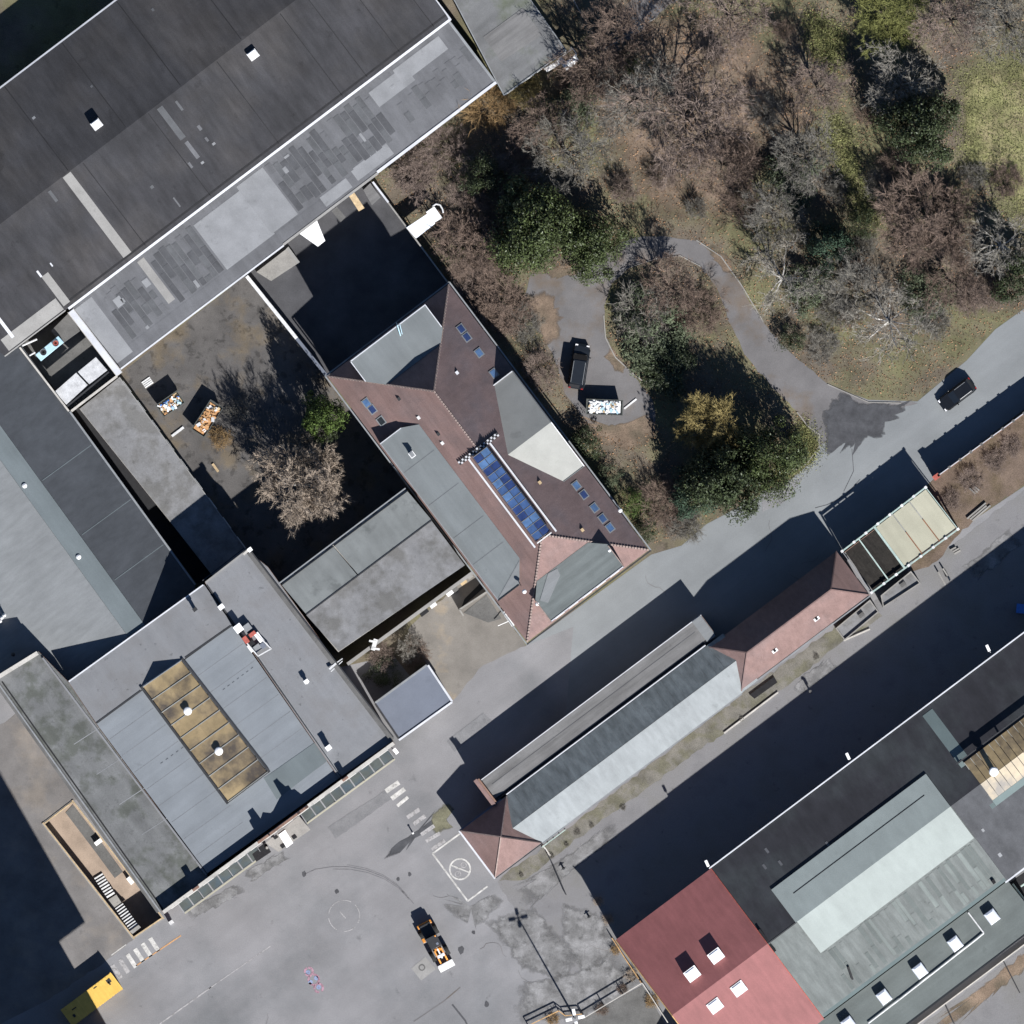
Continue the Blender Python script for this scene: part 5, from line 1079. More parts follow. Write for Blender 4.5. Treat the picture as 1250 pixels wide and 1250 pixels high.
for k, (x, y) in enumerate(((1211,1119),(1166,1152),(1123,1185),(1079,1217),(1036,1250))):
    t = thing('roof_dome', 'white roof dome on the grey-green lean-to, number %s from the right' % ('one','two','three','four','five')[k], 'roof light', x, y, 7.7, 'roof domes of the lean-to')
    b = MB(); b.box(W(x,y,8.2), 1.45, 1.6, .95, UA); b.build('kerb', M['white_dirty'], t)
    b = MB(); c = W(x,y,8.68); Mx = Matrix.Rotation(UA,3,'Z')
    prof = [(.72,.8,0),(.66,.74,.16),(.42,.5,.3)]
    rings = []
    for (hx, hy, z) in prof: rings.append([Vector(c)+Mx @ Vector((sx*hx, sy*hy, z)) for (sx, sy) in ((-1,-1),(1,-1),(1,1),(-1,1))])
    for q in range(2):
        for i in range(4): b.face([rings[q][i], rings[q][(i+1) % 4], rings[q+1][(i+1) % 4], rings[q+1][i]])
    b.face(rings[2]); b.build('dome', M['opal'], t)
for k, (x, y, lb) in enumerate(((874,1167,'right one on the darker red slope'),(845,1189,'left one on the darker red slope'),(902,1207,'right one on the brighter red slope'),(873,1228,'left one on the brighter red slope'))):
    v = .6*(x-O8[0])+.8*(y-O8[1]); z = lz(v)
    t = thing('roof_dome', 'square white roof light on the red roof, '+lb, 'roof light', x, y, z, 'roof lights of the red roof')
    hh = .9 if k < 2 else .45
    b = MB(); b.box(W(x,y,z+hh/2-.1), 1.7, 1.45, hh+.2, UA); b.build('kerb', M['white'], t)
    b = MB(); b.box(W(x,y,z+hh+.06), 1.3, 1.1, .12, UA); b.build('dome', M['opal'], t, bevel=.05)
rsk = thing('lantern_skylight', 'brown glazed skylight with grey-green frame at the right edge of the workshop roof', 'skylight', *lp_(350,115), ZL+3)
lplane(rsk, 'frame', 318, 324, 79, 148, .2, .25, 'l_strip'); lplane(rsk, 'frame', 324.2, 470, 140, 148, .2, .25, 'l_strip')
for k in range(11):
    u0 = 324.5+k*9.4
    for (v0, v1) in ((82,114.8),(115.2,139.8)): lplane(rsk, 'pane', u0+.4, u0+9.0, v0, v1, .22, .04, 'glass_brown')
    lplane(rsk, 'glazing_bar', u0-.3, u0+.4, 82, 139.8, .30, .1, 'beige_sheet')
rail(rsk, 'beam_shadow_bar', lp_(316,78), lp_(470,78), lz(78)+.7, lz(78)+.7, 1.6, .35, M['metal_dark'])  # dark bar stands in for a shadow band along the skylight
for u in (320, 380, 440): b = MB(); p = lp_(u,78); b.bar(W(*p,lz(78)), W(*p,lz(78)+.6), .2); b.build('shadow_bar_leg', M['black'], rsk)
t = thing('skylight_vent', 'tall white round flue beside the brown skylight at the right edge', 'flue', 1213, 942, ZL+2)
b = MB(); b.lathe(W(1213,942,11.4), [(.3,0),(.3,3.2)], 14); b.build('pipe', M['metal_grey'], t); b = MB(); b.lathe(W(1213,942,14.5), [(.55,0),(.58,.2),(.45,.35),(.2,.42)], 18); b.build('cap', M['white'], t)
for (x, y, lb) in ((1035,923,'middle'),(1206,791,'right'),(863,1054,'left')):
    t = thing('wall_lamp', 'white bracket lamp over the dark gutter of the workshop hall, the %s one' % lb, 'lamp', x, y, 8, 'bracket lamps of the workshop hall')
    b = MB(); b.bar(W(x+3,y+5.5,8.4), W(x+.6,y+1,8.8), .08); b.build('arm', M['metal_grey'], t); b = MB(); b.box(W(x,y,8.85), .35, .85, .14, R(25)); b.build('head', M['white'], t, bevel=.04)
for (x, y, l, lb) in ((1232,1007,4,'roof speck'),):
    lplane(wk, 'pale_patch', 292, 295, 160, 164, .03, .03, 'felt_pale'); lplane(wk, 'pale_patch', 290, 294, 196, 201, .03, .03, 'felt_pale')

t = thing('rear_kerb', 'pale kerb wall behind the lean-to at the lower right corner', 'kerb', 1190, 1195)
strip(t, 'kerb', (1110,1258), (1260,1146), 1.4, 0, .6, M['wall_pale'])
for (a, c) in (((1225,1173),(1245,1212)),((1154,1226),(1165,1250))): strip(t, 'cross_rail', a, c, 1.2, 0, .5, M['metal_dark'])
t = thing('pipe_rack', 'pale teal pipes in the dark gap beside the lean-to at the right edge', 'pipe rack', 1240, 1098)
slab(t, 'gap_shade_floor', [(1219,1087,.05),(1275,1048,.05),(1320,1110,.05),(1258,1142,.05)], .03, M['bitumen_line'])  # black floor colour stands in for the shade of the deep gap
for (a, c) in (((1232,1082),(1262,1122)),((1236,1079),(1266,1119)),((1246,1082),(1276,1062))):
    b = MB(); b.tube(W(*a,4.5), W(*c,4.5), .12); b.build('pipe', M['mint'], t)
for p in ((1234,1084),(1258,1118)): b = MB(); b.bar(W(*p,0), W(*p,4.4), .15); b.build('support', M['metal_grey'], t)

# ------------------------------------------------------------------ 9. unseen tower beyond the frame, bottom left, shaped to cast the long shadow
tw = thing('shadow_tower', 'unseen tall tower beyond the lower left corner, shaped to cast the long shadow', 'tower', 80, 1400)
b = MB(); b.prism([(160,1304),(20,1409),(118,1582),(258,1477)], 0, 17.0); b.build('shaft', M['brick'], tw)
b = MB(); b.prism([(190,1277),(-240,1600),(-226,1625),(204,1302)], 17.0, 40.0); b.build('head', M['brick'], tw)  # thin slab, ends set along the sun direction to trim its shadow

# ------------------------------------------------------------------ 10. vehicles
def loft(secs, m=0, mb=None):
    """secs: list of rings (lists of equal length, metres) -> closed skin"""
    b = mb or MB()
    for a, c in zip(secs[:-1], secs[1:]):
        n = len(a)
        for i in range(n): j = (i+1) % n; b.face([a[i], a[j], c[j], c[i]], m)
    b.face(list(reversed(secs[0])), m); b.face(secs[-1], m); return b
def wheel(parent, x, y, r, w):
    b = MB(); b.tube((x, y-w/2, r), (x, y+w/2, r), r, n=18); o = b.build('wheel', M['tyre'], parent, org=(0,0,0))
    for s_ in (-1,): 
        sd = 1 if y > 0 else -1
        b = MB(); b.tube((x, y+sd*w/2, r), (x, y+sd*(w/2+.02), r), r*.62, n=14); b.build('rim', M['metal_grey'], o, org=(0,0,0))
def car(name, label, px, py, rz, L, Wd, H, paint, van=False):
    t = thing(name, label, 'car' if not van else 'van', px, py, .02, None, rz)
    hw = Wd/2
    def ring(x, w, zb, zt, r=.12): return [(x,-w,zb+r),(x,-w+r*.6,zb),(x,w-r*.6,zb),(x,w,zb+r),(x,w,zt-r),(x,w-r*1.2,zt),(x,-w+r*1.2,zt),(x,-w,zt-r)]
    f = .62 if van else .52
    secs = [ring(-L/2,hw*.82,.45,.8),ring(-L/2+.12,hw*.93,.32,.92),ring(-L/2+.6,hw,.25,.98),ring(L/2-1.5,hw,.25,.98),ring(L/2-.9,hw*.98,.25,.93),ring(L/2-.35,hw*.9,.3,.82),ring(L/2-.05,hw*.72,.38,.66)]
    b = loft(secs); b.build('body', M[paint], t, org=(0,0,0), smooth=False, bevel=.09)
    x0, x1 = -L/2+.15, L/2-(1.25 if van else 1.55)
    def cr(x, w, zt): return [(x,-w,.95),(x,w,.95),(x,w*.9,zt-.1),(x,w*.8,zt),(x,-w*.8,zt),(x,-w*.9,zt-.1)]
    b = loft([cr(x0,hw*.88,1.0),cr(x0+.35,hw*.92,H-.12),cr(x0+.7,hw*.93,H),cr(x1-1.1,hw*.93,H),cr(x1-.75,hw*.92,H-.06),cr(x1,hw*.88,1.0)])
    b.build('cabin', M['car_glass'], t, org=(0,0,0), bevel=.09)
    b = MB(); b.box(((x0+.5+x1-.85)/2,0,H+.01), (x1-.85)-(x0+.5), hw*1.5, .09); b.build('roof', M[paint], t, org=(0,0,0), bevel=.04)
    for s_ in (-1, 1):
        b = MB(); b.bar((x0+.6,s_*hw*.68,H+.09), (x1-1.0,s_*hw*.68,H+.09), .05, .05); b.build('roof_rail', M['metal_grey'], t, org=(0,0,0))
        b = MB(); b.box((L/2-.3,s_*hw*.66,.74), .3, .34, .12); b.build('headlight', M['lamp_clear'], t, org=(0,0,0), bevel=.02)
        b = MB(); b.box((-L/2+.08,s_*hw*.72,.82), .12, .25, .2); b.build('tail_light', M['lamp_red'], t, org=(0,0,0))
        b = MB(); b.box((x1-.35,s_*(hw+.1),1.02), .14, .22, .15); b.build('mirror', M[paint], t, org=(0,0,0), bevel=.02)
        for x in (-L/2+.85, L/2-.95): wheel(t, x, s_*(hw-.1), .34, .22)
    return t
car('parked_car', 'black estate car parked at the edge of the road on the right', 1168, 482, R(180+37), 4.9, 1.95, 1.62, 'car_black')
car('parked_van', 'dark van parked beside the tiled house on the driveway', 707, 447, R(81), 5.6, 2.1, 2.1, 'van_dark', True)
# wheel loader
lo_t = thing('wheel_loader', 'orange wheel loader with pale bucket standing in the asphalt yard', 'wheel loader', 530, 1151, .02, None, math.atan2(-.88,.47))
def lb_(nm, c, sx, sy, sz, m, bv=.05): b = MB(); b.box(c, sx, sy, sz); return b.build(nm, M[m], lo_t, org=(0,0,0), bevel=bv)
lb_('engine_hood', (-1.75,0,1.35), 1.7, 1.5, .9, 'metal_dark', .1); lb_('counterweight', (-2.55,0,1.0), .5, 1.9, .7, 'orange', .1); lb_('rear_frame', (-1.3,0,.75), 2.4, 1.1, .5, 'metal_dark'); lb_('front_frame', (1.0,0,.8), 1.7, 1.0, .6, 'orange')
b = loft([[(-.9,-.75,1.1),(.75,-.75,1.1),(.75,.75,1.1),(-.9,.75,1.1)],[(-.85,-.72,2.0),(.7,-.72,2.0),(.7,.72,2.0),(-.85,.72,2.0)],[(-.75,-.62,2.95),(.5,-.62,2.95),(.5,.62,2.95),(-.75,.62,2.95)]]); b.build('cab', M['car_glass'], lo_t, org=(0,0,0), bevel=.04)
lb_('cab_roof', (-.12,0,3.0), 1.5, 1.45, .12, 'metal_dark', .05)
lb_('beacon', (-.7,.5,3.12), .2, .2, .18, 'orange'); lb_('roof_hatch', (.25,.3,3.08), .3, .3, .05, 'blue_roof')
lb_('side_step', (-.9,-1.0,.95), .7, .35, .5, 'orange')
for s_ in (-1, 1):
    b = MB(); b.bar((.9,s_*.45,1.5),(1.9,s_*.45,1.35),.18,.3); b.bar((1.9,s_*.45,1.35),(2.7,s_*.45,.5),.18,.28); b.build('lift_arm', M['orange'], lo_t, org=(0,0,0))
    for x in (-1.5, 1.4): wheel(lo_t, x, s_*.95, .68, .5)
b = MB(); b.bar((.8,0,1.6),(2.1,0,1.3),.16,.16); b.build('tilt_ram', M['white_dirty'], lo_t, org=(0,0,0)); lb_('arm_cross', (1.75,0,1.45), .4, 1.0, .25, 'white_dirty'); lb_('hood_panel', (1.2,.2,1.18), .8, .5, .1, 'orange')
b = MB()
pr = [(2.75,.9),(2.7,.25),(2.95,.08),(3.6,.05),(3.6,.12),(3.05,.2),(2.95,.4),(3.0,.9)]
for y0, y1 in ((-1.0,1.0),):
    A = [(x,y0,z) for x, z in pr]; C = [(x,y1,z) for x, z in pr]; loft([A, C], 0, b)
b.build('bucket', M['white_dirty'], lo_t, org=(0,0,0))
for y in (-1,1):
    b = MB(); b.face([(2.75,y,.9),(2.7,y,.25),(2.95,y,.08),(3.6,y,.1),(3.3,y,.7)]); b.face([(2.75,y*1.02,.9),(2.7,y*1.02,.25),(2.95,y*1.02,.08),(3.6,y*1.02,.1),(3.3,y*1.02,.7)][::-1]); b.build('bucket_side', M['white_dirty'], lo_t, org=(0,0,0))
slab(lo_t, 'load', [(0,0,0),(0,0,0),(0,0,0)], .01, M['white_dirty']) if False else None

# skips and container
def skip(name, label, px, py, rz, L, Wd, H, body, load_ms, n, seed, cat='skip'):
    t = thing(name, label, cat, px, py, .02, None, rz); r = random.Random(seed)
    b = MB(); o = [(-L/2,-Wd/2,H),(L/2,-Wd/2,H),(L/2,Wd/2,H),(-L/2,Wd/2,H)]; lo2 = [(-L/2+.5,-Wd/2+.1,.1),(L/2-.5,-Wd/2+.1,.1),(L/2-.5,Wd/2-.1,.1),(-L/2+.5,Wd/2-.1,.1)]
    i_ = [(p[0]*.94,p[1]*.9,H) for p in o]; ib = [(p[0]*.9,p[1]*.86,.3) for p in lo2]
    for k in range(4):
        j = (k+1) % 4; b.face([lo2[k],lo2[j],o[j],o[k]]); b.face([o[k],o[j],i_[j],i_[k]]); b.face([i_[k],i_[j],ib[j],ib[k]])
    b.face(lo2[::-1]); b.face(ib); b.build('body', M[body], t, org=(0,0,0))
    for k in (-1,1):
        for x in (-L*.2, L*.2): q = MB(); q.bar((x,k*(Wd/2+.03),H*.75),(x,k*(Wd/2+.03),.2),.12); q.build('rib', M[body], t, org=(0,0,0))
    for k in range(n):
        q = MB(); sx, sy, sz = r.uniform(.15,.6), r.uniform(.1,.4), r.uniform(.06,.25)
        q.box((r.uniform(-L/2*.8,L/2*.8), r.uniform(-Wd/2*.7,Wd/2*.7), H-.15+r.uniform(-.1,.2)), sx, sy, sz, rot=Matrix.Rotation(r.uniform(0,3),3,'Z') @ Matrix.Rotation(r.uniform(-.5,.5),3,'X'))
        q.build('rubbish', M[r.choice(load_ms)], t, org=(0,0,0))
    q = MB(); q.box((0,0,H-.35), L*.86, Wd*.82, .3); q.build('rubbish_bed', M[load_ms[0]], t, org=(0,0,0))
    return t
skip('rubbish_skip', 'skip heaped with white rubbish on the driveway beside the dark van', 738, 497, R(-2), 4.5, 1.9, 1.7, 'steel_green', ['white','white_dirty','white','white','white_dirty','blue_pale','wood'], 90, 1)
skip('rubbish_skip', 'skip with blue, white and brown rubbish by the mottled building', 208, 493, R(35), 3.2, 1.8, 1.9, 'steel_green', ['wood','white','blue_bright','white_dirty','orange_load','blue_pale'], 60, 2)
skip('rubbish_skip', 'skip with orange rubble and pale debris in the inner courtyard', 253, 511, R(57), 4.4, 1.9, 1.8, 'steel_green', ['orange_load','orange_load','orange_load','orange_load','wood','white_dirty'], 60, 3)
t = thing('plank', 'pale plank lying beside the skip of white rubbish', 'plank', 770, 494); b = MB(); b.bar(W(762,499,.1), W(777,487,.1), .22, .1); b.build('board', M['white_dirty'], t)
for (x, y, l, rz, m, nm, lb) in ((180,467,1.2,.6,'white_dirty','pallet','white pallet lying near the left end of the inner courtyard'),(217,527,1.8,.65,'white_dirty','board','long pale board on edge beside the mottled building'),(263,571,1.2,2.2,'wood','board','small tan board at the edge of the courtyard shade')):
    t = thing(nm, lb, 'board', x, y, 0, None, rz)
    for k in range(4 if nm == 'pallet' else 1): b = MB(); b.box((0,k*.24-.36 if nm == 'pallet' else 0,.12), l, .18 if nm == 'pallet' else .3, .05 if nm == 'pallet' else .15); b.build('slat', M[m], t, org=(0,0,0))
    if nm == 'pallet':
        for k in (-1,1): b = MB(); b.box((k*l*.42,0,.05), .1, .95, .09); b.build('bearer', M['wood'], t, org=(0,0,0))
ct = thing('shipping_container', 'yellow container standing half in shadow at the bottom left', 'container', 112, 1220, .02, None, UA)
Lc, Wc, Hc = 7.6, 2.55, 2.6
b = MB(); b.box((0,0,Hc/2), Lc-.1, Wc-.1, Hc-.06); b.build('body', M['yellow'], ct, org=(0,0,0))
for k in range(30):
    for s_ in (-1,1): b = MB(); b.box((-Lc/2+.25+k*(Lc-.5)/29, s_*(Wc/2-.03), Hc/2), .12, .06, Hc-.3); b.build('side_rib', M['yellow'], ct, org=(0,0,0))
for k in range(15): b = MB(); b.box((-Lc/2+.4+k*(Lc-.8)/14, 0, Hc-.02), .16, Wc-.25, .03); b.build('roof_rib', M['yellow'], ct, org=(0,0,0))
for sx in (-1,1):
    for sy in (-1,1): b = MB(); b.box((sx*(Lc/2-.06), sy*(Wc/2-.06), Hc/2), .14, .14, Hc); b.build('corner_post', M['yellow'], ct, org=(0,0,0))
    b = MB(); b.box((sx*(Lc/2-.04),0,Hc-.05), .14, Wc-.28, .12); b.build('end_rail', M['yellow'], ct, org=(0,0,0))
for (x, y, sx, sy) in ((3.0,.55,.55,.5),(2.9,.3,.2,.5),(1.2,.9,.5,.1),(-2.4,.4,.6,.15),(-2.9,-.3,.3,.4)): b = MB(); b.box((x,y,Hc+.012), sx, sy, .02); b.build('dirt_patch', M['metal_dark'], ct, org=(0,0,0))
t = thing('white_bin', 'small white bin at the left end of the street front', 'bin', 209, 1126); b = MB(); b.box(W(209,1126,.45), .5, .4, .9, UA); b.build('body', M['white'], t, bevel=.03); b = MB(); b.box(W(209,1126,.93), .55, .45, .06, UA); b.build('lid', M['white_dirty'], t)
for (x, y, lb) in ((120,1028,'white board on the floor of the sunken yard by the wall'),(159,1075,'white box near the bottom of the stairs in the sunken yard')):
    t = thing('white_box', lb, 'box', x, y, -3.4); b = MB(); b.box(W(x,y,-3.0), .9, .45, .7, UA if x < 140 else -.9); b.build('body', M['white'], t, bevel=.03); b = MB(); b.box(W(x,y,-2.62), .95, .5, .06, UA if x < 140 else -.9); b.build('lid', M['white'], t)
t = thing('blue_crate', 'bright blue crate in the lane shade at the right edge', 'crate', 1246, 743); b = MB(); b.box(W(1247,743,.7), 1.2, 1.1, 1.4, -.1); b.build('body', M['blue_bright'], t, bevel=.05); b = MB(); b.box(W(1247,743,1.43), 1.25, 1.15, .08, -.1); b.build('lid', M['blue_bright'], t)
t = thing('road_post', 'small white post at the foot of the zebra crossing in the yard', 'post', 504, 1017); b = MB(); b.tube(W(504,1017,0), W(504,1017,.9), .1, .08, 8); b.build('post', M['white'], t); b = MB(); b.lathe(W(504,1017,.9), [(.14,0),(.14,.06),(.05,.12)], 8); b.build('cap', M['white'], t)

# four-headed lamp mast and railings
lm_ = thing('lamp_mast', 'tall lamp mast with four white heads at the bottom by the railings', 'lamp mast', 702, 1243)
b = MB(); b.tube(W(702,1243,0), W(702,1243,11.8), .13, .08, 10); b.build('mast', M['metal_grey'], lm_)
for k in range(4):
    a = R(12+90*k); c = Vector(W(702,1243,11.85)); d = Vector((math.cos(a), math.sin(a), 0))
    b = MB(); b.bar(c, c+d*.45, .1, .08); hd = b.build('arm', M['metal_grey'], lm_)
    b = MB(); b.box(c+d*.78, .8, .4, .14, a); b.build('lamp_head', M['white'], lm_, bevel=.05)
def fence(label, pts, h, m='rust_pale', step=26):
    t = thing('pipe_railing', label, 'railing', *pts[0])
    for i in range(len(pts)-1):
        a, c = pts[i], pts[i+1]
        for z in (h, h*.5): b = MB(); b.bar(W(a[0],a[1],z), W(c[0],c[1],z), .11); b.build('rail', M[m], t)
        L = math.hypot(c[0]-a[0], c[1]-a[1]); n = max(1, int(L/step))
        for k in range(n+1): p = (a[0]+(c[0]-a[0])*k/n, a[1]+(c[1]-a[1])*k/n); b = MB(); b.bar(W(p[0],p[1],0), W(p[0],p[1],h), .1); b.build('post', M[m], t)
fence('rusty pipe railing along the gable end of the red roofed hall', [(747,1145),(763,1170),(783,1200)], 1.1)
fence('pipe railing beside the lamp mast at the bottom', [(645,1252),(682,1234),(690,1240),(710,1238)], 1.1)
fence('long pale railing between the lamp mast and the red roofed hall', [(714,1242),(784,1200),(815,1248)], 1.6, 'wall_pale')
fence('dark low railing by the verge of the lane near the pavilion', [(668,1042),(676,1057),(691,1092)], .7, 'metal_dark')
fence('green grey railing on the mossy verge next to the pavilion', [(662,1034),(690,1013)], .9, 'mint', 8)
slab(wk, 'corner_strip', [(690,1255,.03),(784,1203,.03),(815,1255,.03)], .02, M['concrete_dark'])
for (x, y, lb) in ((680,1062,'dark hose valve on the lane near the pavilion verge'),(711,1121,'dark hose valve on the lane nearer the red hall')):
    t = thing('ground_valve', lb, 'valve', x+8, y-2); b = MB(); b.lathe(W(x+8,y-2,0), [(.12,0),(.12,.6),(.2,.62),(.05,.75)], 8); b.build('body', M['metal_dark'], t); b = MB(); b.bar(W(x+5,y,.55), W(x+11,y-4,.55), .07); b.build('handle', M['metal_dark'], t)
# scrap along the rough ground
for k, (x, y, l, rz, lb) in enumerate(((1195,625,3.2,.7,'long grey beam on the rough ground by the lane'),(1190,598,1.0,2.4,'pale stone block on the rough ground by the road wall'),(1166,672,.9,.5,'light rubble block near the cream shed corner'))):
    t = thing('debris', lb, 'debris', x, y, 0, None, rz)
    for q in range(3): b = MB(); b.box((random.uniform(-.2,.2), q*.3-.3, .12+.06*q), l*random.uniform(.7,1), .2, .2); b.build('piece', M['concrete'], t, org=(0,0,0))

# ------------------------------------------------------------------ 11. trees and shrubs
def prisms(P0, P1, R0, R1, mats, name, mi=None, flat=None):
    """three-sided tapered sticks, vectorised; flat = slivers (P0,P1,w)"""
    P0, P1 = np.array(P0), np.array(P1); R0, R1 = np.array(R0)[:,None], np.array(R1)[:,None]
    d = P1-P0; d /= np.linalg.norm(d, axis=1, keepdims=True)+1e-9
    up = np.where(np.abs(d[:,2:3]) < .9, np.array([[0,0,1.]]), np.array([[1.,0,0]]))
    y = np.cross(up, d); y /= np.linalg.norm(y, axis=1, keepdims=True)+1e-9; z = np.cross(d, y)
    n = len(P0); V = np.zeros((n,6,3))
    for i in range(3):
        t = 2*math.pi*i/3; o = y*math.cos(t)+z*math.sin(t)
        V[:,i] = P0+o*R0; V[:,3+i] = P1+o*R1
    base = (np.arange(n)*6)[:,None]
    F = [base+np.array([[i, (i+1) % 3, 3+(i+1) % 3, 3+i]]) for i in range(3)]
    verts = V.reshape(-1,3); faces = np.concatenate(F, 0).tolist()
    if flat is not None and len(flat[0]):
        A, B, w = np.array(flat[0]), np.array(flat[1]), np.array(flat[2])[:,None]
        dd = B-A; s_ = np.cross(dd, np.random.normal(size=dd.shape)+np.array([0,0,2.])); s_ /= np.linalg.norm(s_, axis=1, keepdims=True)+1e-9
        m = len(A); T = np.stack([A-s_*w, A+s_*w, B], 1).reshape(-1,3); k = len(verts)
        verts = np.concatenate([verts, T]); faces += (np.arange(m*3).reshape(-1,3)+k).tolist()
    me = bpy.data.meshes.new(name); me.from_pydata(verts.tolist(), [], faces)
    me.materials.append(mats); me.update(); return me
def grow(seed, H, Rc, trunk_h=.22, limbs=8, sub=(6,5,4), up=.35, thick=.16, fine=5, droop=0):
    """bare tree with its base at the origin: (trunk and limb sticks, twig sticks, slivers)"""
    r = random.Random(seed); T = []; B = []; Fa, Fb, Fw = [], [], []
    th = trunk_h*H
    T.append((Vector((0,0,-.1)), Vector((0,0,th)), thick, thick*.8))
    def rv(d, a):
        q = Vector((r.gauss(0,1), r.gauss(0,1), r.gauss(0,1))); q -= q.dot(d)*d; q.normalize()
        return (d*math.cos(a)+q*math.sin(a)).normalized()
    def branch(p, d, L, rad, lev):
        n = 3; pts = [p]; dd = d.copy()
        for i in range(n):
            dd = (dd+Vector((r.gauss(0,.13), r.gauss(0,.13), r.gauss(0,.10)+(.06 if not droop else -.1*droop)))).normalized()
            pts.append(pts[-1]+dd*L/n)
        for i in range(n):
            (T if lev == 0 else B).append((pts[i], pts[i+1], rad*(1-.28*i), rad*(1-.28*(i+1))))
        if lev < len(sub):
            for k in range(sub[lev]):
                f = r.uniform(.3, 1.0)*n; i = min(int(f), n-1); q = pts[i].lerp(pts[i+1], f-i)
                nd = rv((pts[i+1]-pts[i]).normalized(), r.uniform(.45, 1.0))
                if nd.z < -.25: nd.z *= -.5
                branch(q, nd.normalized(), L*r.uniform(.42,.66), max(rad*.45,.018), lev+1)
        else:
            for k in range(fine):
                f = r.uniform(.1,1)*n; i = min(int(f), n-1); q = pts[i].lerp(pts[i+1], f-i); nd = rv((pts[i+1]-pts[i]).normalized(), r.uniform(.3,.9))
                Fa.append(q[:]); Fb.append((q+nd*L*r.uniform(.4,.8))[:]); Fw.append(r.uniform(.010,.022))
    for k in range(limbs):
        a = 2*math.pi*(k+r.uniform(-.3,.3))/limbs; e = r.uniform(up, up+.75)
        d = Vector((math.cos(a)*math.cos(e), math.sin(a)*math.cos(e), math.sin(e)))
        L = (Rc*.62/max(math.cos(e),.45)) if e < 1.0 else (H-th)*.6
        branch(Vector((0,0,th*r.uniform(.6,1.0))), d, L*r.uniform(.8,1.1), thick*.55, 0)
    branch(Vector((0,0,th)), Vector((.05,.05,1)).normalized(), (H-th)*.55, thick*.6, 0)
    return T, B, (Fa, Fb, Fw)
_tree = {}
def bare_tree(label, px, py, Rpx, H, kind, twig='twig_brown', bark='bark', name='bare_tree', group='bare trees of the park', seed=None, z=0):
    """kind: dense / open / shrub; prototypes are grown at 4 m radius and scaled"""
    key = (kind, twig, bark, (seed or 0) % 3)
    if key not in _tree:
        sd = hash((kind, key[3])) % 1000 if False else {'dense':11,'open':23,'shrub':37,'birch':51}[kind]+key[3]*7
        if kind == 'dense': T, B, F = grow(sd, 8, 4, .2, 12, (8,6,4), .2, .17, 11)
        elif kind == 'open': T, B, F = grow(sd, 9, 4, .28, 9, (6,5,4), .25, .18, 6)
        elif kind == 'birch': T, B, F = grow(sd, 9, 4, .3, 8, (6,5,3), .25, .16, 5)
        else: T, B, F = grow(sd, 4, 4, .04, 20, (7,6), .2, .07, 9)
        if kind == 'birch': T2, B2 = T+B[:len(B)//5], B
        mt = prisms(*zip(*T), M[bark], 'trunk'); mc = prisms(*zip(*B), M[twig], 'crown', flat=F)
        _tree[key] = (mt, mc)
    mt, mc = _tree[key]
    t = thing(name, label, 'tree' if kind != 'shrub' else 'shrub', px, py, z, group, random.uniform(0, 6.28))
    k = Rpx*S/4.0*1.0; kz = H*(1.25 if kind in ('open','birch') and H > 6 else 1)/(8 if kind == 'dense' else 9 if kind in ('open','birch') else 4)
    for (nm, me) in (('trunk', mt), ('crown', mc)):
        o = link(nm, me, t); o.scale = (k, k, kz)
    return t
def leaf_mesh(name, seed, n, R_, H, leaf, m, clumps=40, flat=.55, zmin=.1, conical=False):
    """leaf-sized faces in clumps through a lumpy crown"""
    g = np.random.RandomState(seed)
    a = g.uniform(0, 2*math.pi, clumps); q = np.sqrt(g.uniform(0,1,clumps)); lump = 1+.22*np.sin(3*a+seed)+.12*np.sin(5*a+2*seed)
    cz = zmin*H+(H*(1-zmin))*np.sqrt(np.clip(1-q**2*.92,0,1))*g.uniform(.45,1.0,clumps) if not conical else H*(1-q*.9)
    C = np.stack([np.cos(a)*q*R_*.9*lump, np.sin(a)*q*R_*.9*lump, cz], 1); cr = g.uniform(.16,.34,clumps)*R_
    i = g.randint(0, clumps, n); d = g.normal(size=(n,3)); d /= np.linalg.norm(d,axis=1,keepdims=True)
    P = C[i]+d*cr[i][:,None]*(g.uniform(.3,1,n)**.5)[:,None]*np.array([1,1,.7]); P[:,2] = np.maximum(P[:,2], .15)
    nrm = d*.8+g.normal(size=(n,3))*.55+np.array([0,0,flat]); nrm /= np.linalg.norm(nrm,axis=1,keepdims=True)
    t1 = np.cross(nrm, g.normal(size=(n,3))); t1 /= np.linalg.norm(t1,axis=1,keepdims=True)+1e-9; t2 = np.cross(nrm, t1)
    L = (leaf*g.uniform(.6,1.4,n))[:,None]; w = L*.45
    V = np.stack([P-t1*L, P-t2*w, P+t1*L, P+t2*w], 1).reshape(-1,3)
    me = bpy.data.meshes.new(name); me.from_pydata(V.tolist(), [], np.arange(n*4).reshape(-1,4).tolist()); me.materials.append(m); me.update(); return me
_leaf = {}
def leafy(label, px, py, Rpx, H, m, name='evergreen_shrub', cat='shrub', n=9000, leaf=.16, seed=1, conical=False, group='evergreens of the park', sy=1.0, rz=None, clumps=60):
    key = (m, n, leaf, seed, conical, clumps)
    if key not in _leaf:
        tr = [(Vector((0,0,-.1)), Vector((0,0,2.2)), .16, .1)]
        r = random.Random(seed)
        for k in range(9): a = k*.7; tr.append((Vector((0,0,.5+.15*k)), Vector((math.cos(a)*2, math.sin(a)*2, 2.4+r.uniform(0,.8))), .07, .02))
        _leaf[key] = (prisms(*zip(*tr), M['bark'], 'trunk'), leaf_mesh('crown', seed, n, 4, 4, leaf, M[m], clumps, conical=conical))
    t = thing(name, label, cat, px, py, 0, group, random.uniform(0,6.28) if rz is None else rz)
    for nm, me in zip(('trunk','crown'), _leaf[key]): o = link(nm, me, t); o.scale = (Rpx*S/4, Rpx*S/4*sy, H/4)
    return t

